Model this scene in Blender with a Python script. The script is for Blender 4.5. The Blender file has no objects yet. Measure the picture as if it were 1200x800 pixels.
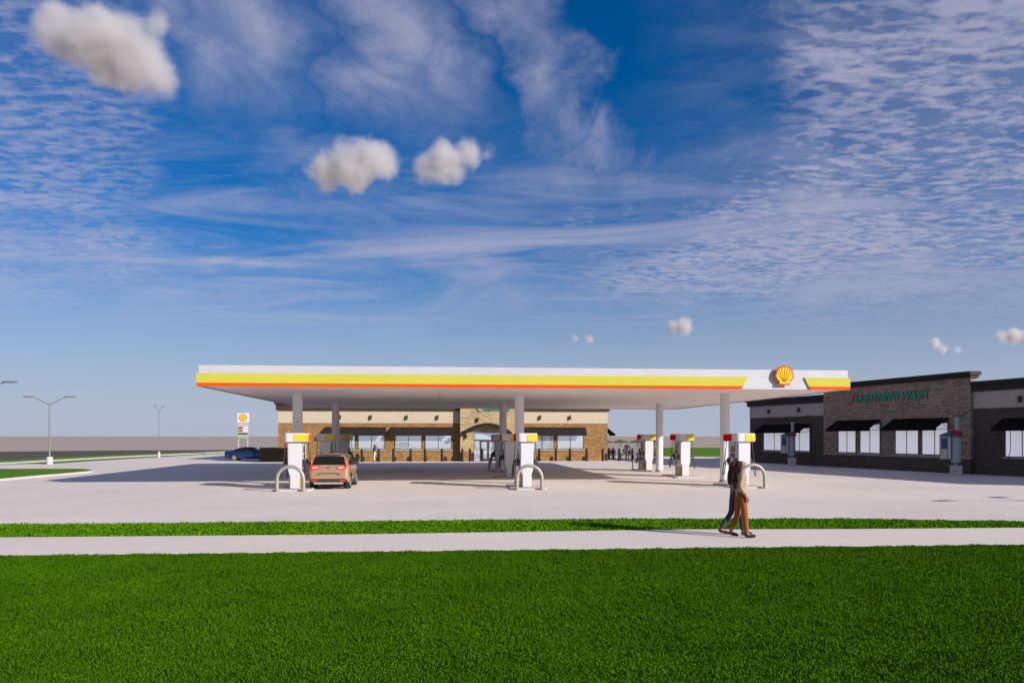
import bpy, bmesh, math, random
import numpy as np
from mathutils import Vector, Matrix

random.seed(7)
rng = np.random.default_rng(11)
scene = bpy.context.scene
COL = scene.collection
R = math.radians
PI = math.pi

# ------------------------------------------------------------------ camera geometry (metres, camera above the origin)
H, F, CX, HY = 2.35, 900.0, 600.0, 511.0


def G(px, py, z=0.0):
    """plan position of a spot seen at (px, py) of the photograph and lying z above the ground"""
    t = F * (H - z) / (py - HY)
    return Vector(((px - CX) / F * t, t, z))


# ------------------------------------------------------------------ materials
def new_mat(name):
    m = bpy.data.materials.new(name)
    m.use_nodes = True
    nt = m.node_tree
    b = nt.nodes["Principled BSDF"]
    return m, nt, b


def node(nt, kind, **kw):
    n = nt.nodes.new(kind)
    for k, v in kw.items():
        if k in n.inputs:
            n.inputs[k].default_value = v
        else:
            setattr(n, k, v)
    return n


def mathn(nt, op, a, b=None, clamp=False):
    n = nt.nodes.new("ShaderNodeMath")
    n.operation = op
    n.use_clamp = clamp
    for i, v in enumerate((a, b)):
        if v is None:
            continue
        if isinstance(v, (int, float)):
            n.inputs[i].default_value = v
        else:
            nt.links.new(v, n.inputs[i])
    return n.outputs[0]


def maprange(nt, v, a, b, c=0.0, d=1.0, smooth=True):
    n = nt.nodes.new("ShaderNodeMapRange")
    n.interpolation_type = "SMOOTHSTEP" if smooth else "LINEAR"
    nt.links.new(v, n.inputs[0])
    for i, x in zip((1, 2, 3, 4), (a, b, c, d)):
        n.inputs[i].default_value = x
    return n.outputs[0]


def mixc(nt, fac, a, b, mode="MIX"):
    n = nt.nodes.new("ShaderNodeMix")
    n.data_type = "RGBA"
    n.blend_type = mode
    for sock, v in ((n.inputs[0], fac), (n.inputs[6], a), (n.inputs[7], b)):
        if isinstance(v, (int, float)):
            sock.default_value = v
        elif isinstance(v, tuple):
            sock.default_value = v if len(v) == 4 else (*v, 1)
        else:
            nt.links.new(v, sock)
    return n.outputs[2]


def simple(name, col, rough=0.5, metal=0.0, var=0.06, scale=6.0, spec=0.5, coat=0.0, bump=0.0, dirt=0.0):
    """plain painted / moulded surface with a slight procedural unevenness"""
    m, nt, b = new_mat(name)
    b.inputs["Roughness"].default_value = rough
    b.inputs["Metallic"].default_value = metal
    b.inputs["Specular IOR Level"].default_value = spec
    if coat:
        b.inputs["Coat Weight"].default_value = coat
        b.inputs["Coat Roughness"].default_value = 0.05
    tc = node(nt, "ShaderNodeTexCoord")
    nz = node(nt, "ShaderNodeTexNoise", Scale=scale, Detail=5.0, Roughness=0.6)
    nt.links.new(tc.outputs["Object"], nz.inputs["Vector"])
    lo = tuple(max(0, c * (1 - var)) for c in col)
    hi = tuple(min(1, c * (1 + var)) for c in col)
    c = mixc(nt, maprange(nt, nz.outputs["Fac"], 0.3, 0.7), lo, hi)
    nt.links.new(c, b.inputs["Base Color"])
    nt.links.new(maprange(nt, nz.outputs["Fac"], 0.25, 0.75, max(0, rough - 0.06), min(1, rough + 0.08)), b.inputs["Roughness"])
    if bump:
        bp = node(nt, "ShaderNodeBump", Strength=bump, Distance=0.02)
        nz2 = node(nt, "ShaderNodeTexNoise", Scale=scale * 8, Detail=4.0)
        nt.links.new(tc.outputs["Object"], nz2.inputs["Vector"])
        nt.links.new(nz2.outputs["Fac"], bp.inputs["Height"])
        nt.links.new(bp.outputs["Normal"], b.inputs["Normal"])
    return m


def concrete(name, col, joint=4.6, ang=5.5, jdark=0.86, stain=0.10):
    """cast slabs: broad stains, fine grain and saw-cut joints"""
    m, nt, b = new_mat(name)
    tc = node(nt, "ShaderNodeTexCoord")
    mp = node(nt, "ShaderNodeMapping")
    mp.inputs["Rotation"].default_value = (0, 0, -R(ang))
    nt.links.new(tc.outputs["Object"], mp.inputs["Vector"])
    n1 = node(nt, "ShaderNodeTexNoise", Scale=0.16, Detail=6.0, Roughness=0.62)
    n2 = node(nt, "ShaderNodeTexNoise", Scale=2.3, Detail=8.0, Roughness=0.7)
    n3 = node(nt, "ShaderNodeTexNoise", Scale=60.0, Detail=3.0)
    for n in (n1, n2, n3):
        nt.links.new(mp.outputs[0], n.inputs["Vector"])
    f = mathn(nt, "ADD", mathn(nt, "MULTIPLY", n1.outputs["Fac"], 0.6), mathn(nt, "MULTIPLY", n2.outputs["Fac"], 0.4))
    c = mixc(nt, maprange(nt, f, 0.32, 0.66), tuple(x * (1 - stain) for x in col), tuple(x * (1 + stain * 0.6) for x in col))
    c = mixc(nt, mathn(nt, "MULTIPLY", maprange(nt, n3.outputs["Fac"], 0.35, 0.65), 0.12), c, tuple(x * 0.7 for x in col))
    if joint:
        br = node(nt, "ShaderNodeTexBrick", Scale=1.0)
        br.offset = 0.0
        br.inputs["Color1"].default_value = (1, 1, 1, 1)
        br.inputs["Color2"].default_value = (0.965, 0.965, 0.965, 1)
        br.inputs["Mortar"].default_value = (jdark, jdark, jdark, 1)
        br.inputs["Mortar Size"].default_value = 0.012
        br.inputs["Mortar Smooth"].default_value = 0.1
        br.inputs["Brick Width"].default_value = joint
        br.inputs["Row Height"].default_value = joint
        nt.links.new(mp.outputs[0], br.inputs["Vector"])
        c = mixc(nt, 1.0, c, br.outputs["Color"], "MULTIPLY")
    nt.links.new(c, b.inputs["Base Color"])
    b.inputs["Roughness"].default_value = 0.85
    b.inputs["Specular IOR Level"].default_value = 0.25
    bp = node(nt, "ShaderNodeBump", Strength=0.25, Distance=0.01)
    nt.links.new(n3.outputs["Fac"], bp.inputs["Height"])
    nt.links.new(bp.outputs["Normal"], b.inputs["Normal"])
    return m


def masonry(name, c1, c2, mortar, bw, rh, ms=0.012, bump=0.5, offset=0.5, var=0.5):
    """brick or ledge stone laid in courses; the courses run round the corners of a wall"""
    m, nt, b = new_mat(name)
    tc = node(nt, "ShaderNodeTexCoord")
    sp = node(nt, "ShaderNodeSeparateXYZ")
    nt.links.new(tc.outputs["Object"], sp.inputs[0])
    cb = node(nt, "ShaderNodeCombineXYZ")
    nt.links.new(mathn(nt, "ADD", sp.outputs[0], sp.outputs[1]), cb.inputs[0])
    nt.links.new(sp.outputs[2], cb.inputs[1])
    br = node(nt, "ShaderNodeTexBrick", Scale=1.0)
    br.offset = offset
    br.inputs["Color1"].default_value = (*c1, 1)
    br.inputs["Color2"].default_value = (*c2, 1)
    br.inputs["Mortar"].default_value = (*mortar, 1)
    br.inputs["Mortar Size"].default_value = ms
    br.inputs["Mortar Smooth"].default_value = 0.2
    br.inputs["Brick Width"].default_value = bw
    br.inputs["Row Height"].default_value = rh
    nt.links.new(cb.outputs[0], br.inputs["Vector"])
    mp = node(nt, "ShaderNodeMapping")
    mp.inputs["Scale"].default_value = (1.0 / bw, 1.0 / rh, 1)
    nt.links.new(cb.outputs[0], mp.inputs["Vector"])
    nz = node(nt, "ShaderNodeTexNoise", Scale=1.1, Detail=4.0, Roughness=0.7)
    nt.links.new(mp.outputs[0], nz.inputs["Vector"])
    c = mixc(nt, var, br.outputs["Color"], maprange(nt, nz.outputs["Fac"], 0.25, 0.75, 0.35, 1.25), "MULTIPLY")
    nt.links.new(c, b.inputs["Base Color"])
    b.inputs["Roughness"].default_value = 0.88
    b.inputs["Specular IOR Level"].default_value = 0.2
    bp = node(nt, "ShaderNodeBump", Strength=bump, Distance=0.03)
    inv = mathn(nt, "SUBTRACT", 1.0, br.outputs["Fac"])
    nt.links.new(mathn(nt, "ADD", inv, mathn(nt, "MULTIPLY", nz.outputs["Fac"], 0.5)), bp.inputs["Height"])
    nt.links.new(bp.outputs["Normal"], b.inputs["Normal"])
    return m


def ledgestone(name, c1, c2, mortar):
    m = masonry(name, c1, c2, mortar, 0.46, 0.11, 0.008, 0.8, 0.37, 0.75)
    nt = m.node_tree
    br = [n for n in nt.nodes if n.bl_idname == "ShaderNodeTexBrick"][0]
    src = br.inputs["Vector"].links[0].from_socket
    b2 = node(nt, "ShaderNodeTexBrick", Scale=1.0)
    b2.offset = 0.29
    for k in ("Color1", "Color2", "Mortar"):
        b2.inputs[k].default_value = br.inputs[k].default_value
    b2.inputs["Color1"].default_value = (*[x * 0.72 for x in c1], 1)
    b2.inputs["Mortar Size"].default_value = 0.009
    b2.inputs["Brick Width"].default_value = 0.27
    b2.inputs["Row Height"].default_value = 0.22
    nt.links.new(src, b2.inputs["Vector"])
    mp = node(nt, "ShaderNodeMapping")
    mp.inputs["Scale"].default_value = (1 / 0.9, 1 / 0.22, 1)
    nt.links.new(src, mp.inputs["Vector"])
    fl_ = node(nt, "ShaderNodeVectorMath", operation="FLOOR")
    nt.links.new(mp.outputs[0], fl_.inputs[0])
    wn = node(nt, "ShaderNodeTexWhiteNoise", noise_dimensions="2D")
    nt.links.new(fl_.outputs[0], wn.inputs["Vector"])
    pick = mathn(nt, "GREATER_THAN", wn.outputs["Value"], 0.58)
    tint = mixc(nt, maprange(nt, wn.outputs["Value"], 0, 1), (0.80, 0.80, 0.80), (1.15, 1.12, 1.08))
    cc = mixc(nt, 1.0, mixc(nt, pick, br.outputs["Color"], b2.outputs["Color"]), tint, "MULTIPLY")
    for l in list(nt.links):
        if l.from_socket == br.outputs["Color"] and l.to_node.bl_idname == "ShaderNodeMix" and l.to_node.blend_type == "MULTIPLY":
            nt.links.new(cc, l.to_socket)
            break
    return m


def lawn(name, a, bcol, scale=1.0):
    m, nt, b = new_mat(name)
    tc = node(nt, "ShaderNodeTexCoord")
    n1 = node(nt, "ShaderNodeTexNoise", Scale=0.45 * scale, Detail=4.0)
    n2 = node(nt, "ShaderNodeTexNoise", Scale=5.0 * scale, Detail=6.0, Roughness=0.75)
    for n in (n1, n2):
        nt.links.new(tc.outputs["Object"], n.inputs["Vector"])
    f = mathn(nt, "ADD", mathn(nt, "MULTIPLY", n1.outputs["Fac"], 0.45), mathn(nt, "MULTIPLY", n2.outputs["Fac"], 0.55))
    nt.links.new(mixc(nt, maprange(nt, f, 0.34, 0.66), a, bcol), b.inputs["Base Color"])
    b.inputs["Roughness"].default_value = 0.8
    b.inputs["Specular IOR Level"].default_value = 0.03
    return m


def glassy(name, col, rough=0.04, metal=0.0, spec=0.8, ior=1.5):
    m, nt, b = new_mat(name)
    b.inputs["Base Color"].default_value = (*col, 1)
    b.inputs["Roughness"].default_value = rough
    b.inputs["Metallic"].default_value = metal
    b.inputs["Specular IOR Level"].default_value = spec
    b.inputs["IOR"].default_value = ior
    tc = node(nt, "ShaderNodeTexCoord")
    nz = node(nt, "ShaderNodeTexNoise", Scale=0.6, Detail=1.0)
    nt.links.new(tc.outputs["Object"], nz.inputs["Vector"])
    bp = node(nt, "ShaderNodeBump", Strength=0.04, Distance=0.05)
    nt.links.new(nz.outputs["Fac"], bp.inputs["Height"])
    nt.links.new(bp.outputs["Normal"], b.inputs["Normal"])
    return m


M = {}
M["concrete"] = concrete("concrete_slabs", (0.69, 0.61, 0.555), stain=0.10, jdark=0.86)
M["walk"] = concrete("sidewalk_concrete", (0.70, 0.61, 0.55), joint=1.55, jdark=0.88, stain=0.06)
M["kerb"] = concrete("kerb_concrete", (0.50, 0.455, 0.42), joint=0)
M["plain"] = concrete("bare_plain", (0.40, 0.32, 0.265), joint=0, stain=0.05)
M["asphalt"] = concrete("asphalt", (0.085, 0.068, 0.060), joint=0, stain=0.15)
M["lawn"] = lawn("lawn_soil", (0.027, 0.076, 0.0015), (0.042, 0.108, 0.002))
M["lawn_far"] = lawn("lawn_far", (0.070, 0.165, 0.008), (0.10, 0.215, 0.012))
M["blade"] = lawn("grass_blade", (0.033, 0.092, 0.001), (0.054, 0.133, 0.002), 1.6)
M["blade_strip"] = lawn("grass_blade_strip", (0.052, 0.14, 0.002), (0.085, 0.20, 0.003), 1.6)
M["white"] = simple("white_paint", (0.56, 0.545, 0.565), 0.35, var=0.025)
M["fascia"] = simple("fascia_white", (0.455, 0.45, 0.475), 0.35, var=0.02, scale=1.0)
M["soffit"] = simple("soffit_panel", (0.78, 0.725, 0.71), 0.6, var=0.03, scale=1.0)
M["column"] = simple("column_paint", (0.68, 0.65, 0.66), 0.4, var=0.03)
M["yellow"] = simple("signal_yellow", (0.66, 0.50, 0.03), 0.35, var=0.03, spec=0.12)
M["band_yellow"] = simple("band_yellow", (0.47, 0.435, 0.060), 0.35, var=0.02, spec=0.12)
M["orange"] = simple("band_orange", (0.64, 0.075, 0.004), 0.35, var=0.03, spec=0.12)
M["red"] = simple("sign_red", (0.62, 0.005, 0.004), 0.8, var=0.04, spec=0.0)
M["emblem_red"] = simple("emblem_red", (0.62, 0.035, 0.006), 0.35, var=0.02, spec=0.12)
M["kick"] = simple("kick_panel_ochre", (0.55, 0.30, 0.02), 0.5, var=0.08)
M["black"] = simple("black_rubber", (0.018, 0.017, 0.018), 0.55, var=0.1)
M["dark"] = simple("dark_grey", (0.045, 0.043, 0.045), 0.5, var=0.1)
M["grey"] = simple("mid_grey", (0.30, 0.29, 0.29), 0.5, var=0.06)
M["steel"] = simple("galvanised_steel", (0.31, 0.28, 0.25), 0.45, metal=0.25, var=0.08, scale=20)
M["panel"] = simple("dispenser_grey", (0.50, 0.47, 0.49), 0.45, var=0.04)
M["screen"] = glassy("dark_screen", (0.02, 0.025, 0.035), 0.08)
M["brick"] = masonry("tan_brick", (0.36, 0.20, 0.075), (0.27, 0.145, 0.055), (0.13, 0.085, 0.045), 0.42, 0.21, 0.018)
M["darkbrick"] = masonry("dark_brown_brick", (0.112, 0.090, 0.076), (0.086, 0.069, 0.059), (0.060, 0.050, 0.044), 0.42, 0.14, 0.014)
M["ledge"] = ledgestone("ledge_stone_light", (0.66, 0.50, 0.28), (0.50, 0.37, 0.20), (0.34, 0.25, 0.14))
M["ledgedark"] = ledgestone("ledge_stone_brown", (0.48, 0.37, 0.295), (0.30, 0.225, 0.18), (0.155, 0.118, 0.096))
M["cream"] = simple("cream_stucco", (0.48, 0.395, 0.28), 0.85, var=0.04, scale=3, bump=0.15)
M["taupe"] = simple("taupe_stucco", (0.40, 0.35, 0.315), 0.85, var=0.04, scale=3, bump=0.15)
M["cornice"] = simple("brown_metal_cornice", (0.055, 0.038, 0.024), 0.5, var=0.08, scale=2, spec=0.12)
M["cornice_dark"] = simple("black_metal_cornice", (0.026, 0.023, 0.025), 0.5, var=0.08, scale=2, spec=0.12)
M["awning"] = simple("brown_awning_cloth", (0.022, 0.016, 0.013), 0.8, var=0.12, scale=4, spec=0.15)
M["awning_dark"] = simple("black_awning_cloth", (0.010, 0.008, 0.008), 0.8, var=0.15, scale=4, spec=0.05)
M["frame"] = simple("bronze_window_frame", (0.035, 0.030, 0.030), 0.4, var=0.08)
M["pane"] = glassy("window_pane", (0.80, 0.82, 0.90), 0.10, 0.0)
_p = M["pane"].node_tree.nodes["Principled BSDF"]   # weak glow added to the panes, standing in for reflected sky
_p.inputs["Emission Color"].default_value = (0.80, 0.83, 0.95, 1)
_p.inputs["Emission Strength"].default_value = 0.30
M["pane_store"] = glassy("store_window_pane", (0.80, 0.90, 1.0), 0.04, 0.7)
M["bollard"] = simple("dark_bronze_bollard", (0.030, 0.020, 0.014), 0.45, var=0.1, spec=0.12)
M["green_sign"] = simple("sign_green", (0.01, 0.24, 0.16), 0.4, var=0.04)
M["bolt"] = simple("sign_red_orange", (0.55, 0.05, 0.02), 0.4, var=0.04)
M["lampgrey"] = simple("lamp_pole_grey", (0.20, 0.185, 0.18), 0.45, metal=0.3, var=0.05)
M["fence"] = simple("dark_brown_boards", (0.009, 0.006, 0.0035), 0.7, var=0.2, scale=3, bump=0.2, spec=0.12)
M["car_orange"] = simple("copper_car_paint", (0.40, 0.235, 0.14), 0.35, metal=0.25, var=0.03, coat=0.8)
M["car_blue"] = simple("blue_car_paint", (0.003, 0.020, 0.10), 0.3, metal=0.35, var=0.03, coat=0.8)
M["car_glass"] = glassy("car_glass", (0.008, 0.008, 0.009), 0.08, spec=0.25)
M["trim"] = simple("black_trim", (0.030, 0.026, 0.022), 0.6, var=0.08)
M["silver"] = simple("silver_trim", (0.55, 0.54, 0.52), 0.35, metal=0.6, var=0.04)
M["tyre"] = simple("tyre_rubber", (0.020, 0.019, 0.018), 0.8, var=0.15, scale=15)
M["rim"] = simple("alloy_rim", (0.55, 0.53, 0.50), 0.3, metal=0.7, var=0.04)
M["tail"] = simple("tail_lamp_red", (0.62, 0.02, 0.015), 0.15, var=0.05, coat=0.6)
M["tail_clear"] = simple("tail_lamp_clear", (0.80, 0.60, 0.55), 0.12, var=0.05, coat=0.6)
M["skin"] = simple("skin", (0.26, 0.115, 0.06), 0.55, var=0.06, scale=12)
M["skin_pale"] = simple("skin_pale", (0.45, 0.24, 0.16), 0.55, var=0.06, scale=12)
M["hair"] = simple("brown_hair", (0.045, 0.014, 0.006), 0.7, spec=0.2, var=0.3, scale=30)
M["hair_dark"] = simple("dark_hair", (0.020, 0.012, 0.010), 0.5, var=0.3, scale=30)
M["hair_red"] = simple("red_cap", (0.50, 0.05, 0.02), 0.7, var=0.1)
M["top_cream"] = simple("cream_knit", (0.36, 0.255, 0.185), 0.9, var=0.08, scale=14, bump=0.3)
M["top_grey"] = simple("grey_shirt", (0.17, 0.18, 0.19), 0.9, var=0.1, scale=14, bump=0.3)
M["rust"] = simple("rust_trousers", (0.25, 0.062, 0.004), 0.85, var=0.12, scale=9, bump=0.3)
M["denim"] = simple("denim", (0.028, 0.032, 0.050), 0.9, var=0.15, scale=9, bump=0.3)
M["shoe"] = simple("brown_leather", (0.030, 0.012, 0.008), 0.7, spec=0.2, var=0.15)
M["navy"] = simple("navy_shirt", (0.025, 0.035, 0.11), 0.9, var=0.1)
M["khaki"] = simple("khaki_trousers", (0.28, 0.23, 0.20), 0.9, var=0.1)
M["white_cloth"] = simple("white_trousers", (0.62, 0.54, 0.52), 0.9, var=0.06)
M["eye"] = simple("eye", (0.03, 0.02, 0.02), 0.2)
M["lip"] = simple("lip", (0.25, 0.05, 0.04), 0.5)
M["olive"] = simple("olive_parasol_cloth", (0.085, 0.072, 0.038), 0.85, var=0.1)
M["olive_pole"] = simple("brass_pole", (0.40, 0.33, 0.12), 0.5, var=0.06)
M["teal"] = simple("teal_hood", (0.03, 0.11, 0.13), 0.4, var=0.06)
M["maroon"] = simple("maroon_hood", (0.20, 0.006, 0.012), 0.4, var=0.06)
M["vac_grey"] = simple("vacuum_steel", (0.30, 0.33, 0.34), 0.4, metal=0.3, var=0.08, scale=8)
M["vac_panel"] = simple("vacuum_panel_beige", (0.55, 0.50, 0.42), 0.5, var=0.05)
M["vac_blue"] = simple("vacuum_panel_blue", (0.03, 0.06, 0.13), 0.35, var=0.1)
M["table"] = simple("table_top", (0.50, 0.47, 0.44), 0.5, var=0.05)
M["price_green"] = simple("price_green", (0.03, 0.20, 0.09), 0.5, var=0.05)
M["mint"] = simple("sign_mint", (0.16, 0.34, 0.25), 0.5, var=0.05)


# ------------------------------------------------------------------ mesh builder and tagging
class MB:
    def __init__(self):
        self.v, self.f = [], []

    def add(self, vs, fs):
        o = len(self.v)
        self.v += [tuple(p) for p in vs]
        self.f += [tuple(i + o for i in q) for q in fs]
        return self

    def box(self, x0, x1, y0, y1, z0, z1):
        vs = [(x, y, z) for z in (z0, z1) for y in (y0, y1) for x in (x0, x1)]
        return self.add(vs, [(0, 2, 3, 1), (4, 5, 7, 6), (0, 1, 5, 4), (2, 6, 7, 3), (0, 4, 6, 2), (1, 3, 7, 5)])

    def cyl(self, p0, p1, r0, r1=None, n=20, caps=True):
        r1 = r0 if r1 is None else r1
        p0, p1 = Vector(p0), Vector(p1)
        d = (p1 - p0).normalized()
        a = d.orthogonal().normalized()
        b = d.cross(a)
        vs = []
        for p, r in ((p0, r0), (p1, r1)):
            for i in range(n):
                t = 2 * PI * i / n
                vs.append(p + r * (math.cos(t) * a + math.sin(t) * b))
        fs = [(i, (i + 1) % n, n + (i + 1) % n, n + i) for i in range(n)]
        if caps:
            fs += [tuple(range(n - 1, -1, -1)), tuple(range(n, 2 * n))]
        return self.add(vs, fs)

    def tube(self, pts, r, n=10):
        pts = [Vector(p) for p in pts]
        rr = r if isinstance(r, (list, tuple)) else [r] * len(pts)
        ref = None
        vs, fs = [], []
        for i, p in enumerate(pts):
            d = (pts[min(i + 1, len(pts) - 1)] - pts[max(i - 1, 0)]).normalized()
            if ref is None:
                ref = d.orthogonal().normalized()
            a = (ref - ref.dot(d) * d)
            a = a.normalized() if a.length > 1e-6 else d.orthogonal().normalized()
            ref = a
            b = d.cross(a)
            for k in range(n):
                t = 2 * PI * k / n
                vs.append(p + rr[i] * (math.cos(t) * a + math.sin(t) * b))
        for i in range(len(pts) - 1):
            for k in range(n):
                fs.append((i * n + k, i * n + (k + 1) % n, (i + 1) * n + (k + 1) % n, (i + 1) * n + k))
        fs += [tuple(range(n - 1, -1, -1)), tuple(range((len(pts) - 1) * n, len(pts) * n))]
        return self.add(vs, fs)

    def prism(self, poly, lo, hi, axis="y"):
        """polygon extruded along an axis: for y the polygon is (x, z), for z it is (x, y), for x it is (y, z)"""
        n = len(poly)
        put = {"y": lambda p, t: (p[0], t, p[1]), "z": lambda p, t: (p[0], p[1], t), "x": lambda p, t: (t, p[0], p[1])}[axis]
        vs = [put(p, lo) for p in poly] + [put(p, hi) for p in poly]
        fs = [(i, (i + 1) % n, n + (i + 1) % n, n + i) for i in range(n)] + [tuple(range(n - 1, -1, -1)), tuple(range(n, 2 * n))]
        return self.add(vs, fs)

    def lathe(self, prof, n=24, c=(0, 0)):
        vs, fs = [], []
        for r, z in prof:
            for k in range(n):
                t = 2 * PI * k / n
                vs.append((c[0] + r * math.cos(t), c[1] + r * math.sin(t), z))
        m = len(prof)
        for i in range(m - 1):
            for k in range(n):
                fs.append((i * n + k, i * n + (k + 1) % n, (i + 1) * n + (k + 1) % n, (i + 1) * n + k))
        fs += [tuple(range(n - 1, -1, -1)), tuple(range((m - 1) * n, m * n))]
        return self.add(vs, fs)

    def sphere(self, c, r, n=10, sc=(1, 1, 1)):
        prof = []
        vs, fs = [], []
        for i in range(n + 1):
            a = -PI / 2 + PI * i / n
            for k in range(2 * n):
                t = PI * k / n
                vs.append((c[0] + sc[0] * r * math.cos(a) * math.cos(t), c[1] + sc[1] * r * math.cos(a) * math.sin(t), c[2] + sc[2] * r * math.sin(a)))
        for i in range(n):
            for k in range(2 * n):
                fs.append((i * 2 * n + k, i * 2 * n + (k + 1) % (2 * n), (i + 1) * 2 * n + (k + 1) % (2 * n), (i + 1) * 2 * n + k))
        return self.add(vs, fs)

    def build(self, name, mat, parent=None, bevel=0.0, smooth=False, loc=None, rz=0.0, weld=False):
        me = bpy.data.meshes.new(name)
        me.from_pydata(self.v, [], self.f)
        bm = bmesh.new()
        bm.from_mesh(me)
        if weld:
            bmesh.ops.remove_doubles(bm, verts=bm.verts, dist=1e-4)
        bmesh.ops.recalc_face_normals(bm, faces=bm.faces)
        bm.to_mesh(me)
        bm.free()
        me.materials.append(mat if not isinstance(mat, str) else M[mat])
        o = bpy.data.objects.new(name, me)
        COL.objects.link(o)
        if parent is not None:
            o.parent = parent
        if loc is not None:
            o.location = loc
        o.rotation_euler = (0, 0, rz)
        if smooth:
            me.polygons.foreach_set("use_smooth", [True] * len(me.polygons))
            try:
                me.set_sharp_from_angle(angle=R(38))
            except Exception:
                pass
        if bevel:
            md = o.modifiers.new("edge", "BEVEL")
            md.width = bevel
            md.segments = 2
            md.limit_method = "ANGLE"
            md.angle_limit = R(40)
        return o


def tag(o, label=None, cat=None, group=None, kind=None):
    for k, v in (("label", label), ("category", cat), ("group", group), ("kind", kind)):
        if v:
            o[k] = v
    return o


def thing(name, label, cat, loc=(0, 0, 0), rz=0.0, group=None):
    o = bpy.data.objects.new(name, None)
    o.empty_display_size = 0.3
    COL.objects.link(o)
    o.location = loc
    o.rotation_euler = (0, 0, rz)
    return tag(o, label, cat, group)


KIDS = {}


def kids(o):
    return [c for c in COL.objects if c.parent == o]


def copy_tree(o, parent=None):
    c = o.copy()
    COL.objects.link(c)
    if parent is not None:
        c.parent = parent
    for ch in kids(o):
        copy_tree(ch, c)
    return c


def place(o, loc, rz, label, group=None):
    o.location = loc
    o.rotation_euler = (0, 0, rz)
    o["label"] = label
    if group:
        o["group"] = group
    return o


def text_mesh(name, body, size, extrude, mat, parent, loc, shear=0.0, width=None, rot=(PI / 2, 0, 0)):
    cu = bpy.data.curves.new(name, "FONT")
    cu.body = body
    cu.size = size
    cu.extrude = extrude
    cu.shear = shear
    cu.offset = 0.012 * size / 0.6
    tmp = bpy.data.objects.new(name + "_tmp", cu)
    COL.objects.link(tmp)
    bpy.context.view_layer.update()
    me = bpy.data.meshes.new_from_object(tmp.evaluated_get(bpy.context.evaluated_depsgraph_get()))
    bpy.data.objects.remove(tmp)
    co = np.array([v.co[:] for v in me.vertices])
    if width:
        s = width / (co[:, 0].max() - co[:, 0].min())
        co[:, 0] = (co[:, 0] - co[:, 0].min()) * s
        me.vertices.foreach_set("co", co.ravel())
    me.materials.clear()
    me.materials.append(M[mat])
    o = bpy.data.objects.new(name, me)
    COL.objects.link(o)
    o.parent = parent
    o.location = loc
    o.rotation_euler = rot
    return o


def sheet(name, pts, z, mat, kind="structure"):
    mb = MB()
    mb.add([(p[0], p[1], z) for p in pts], [tuple(range(len(pts)))])
    o = mb.build(name, mat)
    # face up
    if o.data.polygons[0].normal.z < 0:
        o.data.flip_normals()
    return tag(o, kind=kind)


def slab(name, pts, z0, z1, mat, kind="structure"):
    o = MB().prism([(p[0], p[1]) for p in pts], z0, z1, "z").build(name, mat)
    return tag(o, kind=kind)


# ------------------------------------------------------------------ plan frames
A1 = R(5.5)
E1 = Vector((math.cos(A1), math.sin(A1), 0))
E2 = Vector((-math.sin(A1), math.cos(A1), 0))
CO = Vector((-13.30, 32.60, 0))            # front corner of the canopy


def CP(u, v, z=0.0):
    return CO + E1 * u + E2 * v + Vector((0, 0, z))


def u_at(px, v):
    """u on the canopy line v that lies on the sight line of pixel column px"""
    k = (px - CX) / F
    p = CO + E2 * v
    return (k * p.y - p.x) / (E1.x - k * E1.y)


# ------------------------------------------------------------------ the ground
sheet("ground", [(-9000, -300), (9000, -300), (9000, 14000), (-9000, 14000)], 0.0, "plain")
# forecourt
ycut = 18.7
court = [G(-500, 634.5), G(0, 615), G(400, 611.3), G(700, 608.3), G(1000, 608), G(1200, 611.7), G(1500, 616), (70, 24, 0), (70, 86, 0),
         (20, 88.2, 0), (9, 99, 0), (-29.5, 98, 0), G(290, 527.9), G(185, 534.2), G(0, 545.2), (-70, 59, 0), (-70, 28, 0)]
sheet("forecourt", court, 0.008, "concrete")
# far street, its lawns and its sidewalk on the far side of the lot
sheet("street", [G(-260, 527.5), G(0, 529), G(130, 527.6), G(262, 527), G(330, 526.5), G(300, 527.4), G(262, 528.1), G(130, 532.5), G(0, 538.5), G(-260, 552)], 0.010, "asphalt")
sheet("verge_outer", [G(-260, 552), G(0, 538.6), G(130, 532.6), G(262, 528.2), G(330, 526.6), G(330, 527.0), G(262, 529.0), G(130, 535.0), G(0, 541.9), G(-260, 557)], 0.014, "lawn_far")
slab("street_sidewalk", [G(-260, 557), G(0, 541.9), G(130, 535.0), G(262, 529.0), G(330, 527.0), G(330, 527.5), G(262, 530.0), G(130, 536.4), G(0, 543.6), G(-260, 560)], 0.0, 0.03, "walk")
sheet("verge_inner", [G(20, 543.6), G(130, 537.0), G(262, 530.4), G(262, 531.0), G(130, 538.6), G(58, 543.4)], 0.018, "lawn_far")
# kerbed lawn island by the drive
isl = [G(-240, 551.4), G(0, 551.2), G(95, 551.0), G(107, 552.3), G(103, 553.8), G(75, 556.3), G(40, 559.3), G(0, 563.2), G(-240, 590)]
cen = sum(isl, Vector()) / len(isl)
slab("kerb", [p + (p - cen).normalized() * 0.28 for p in isl], 0.0, 0.12, "kerb")
sheet("island_lawn", isl, 0.128, "lawn_far")
# lawn beyond the lot
far = [G(752, 525.2), G(752, 535.6), (24, 82.5, 0), (90, 70, 0), (180, 150, 0)]
sheet("back_lawn", far, 0.150, "lawn_far")
slab("back_kerb", [G(751, 535.7), (24, 82.4, 0), (90, 69.9, 0), (90, 69.4, 0), (24, 81.9, 0), G(751, 536.5)], 0.0, 0.154, "kerb")
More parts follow.
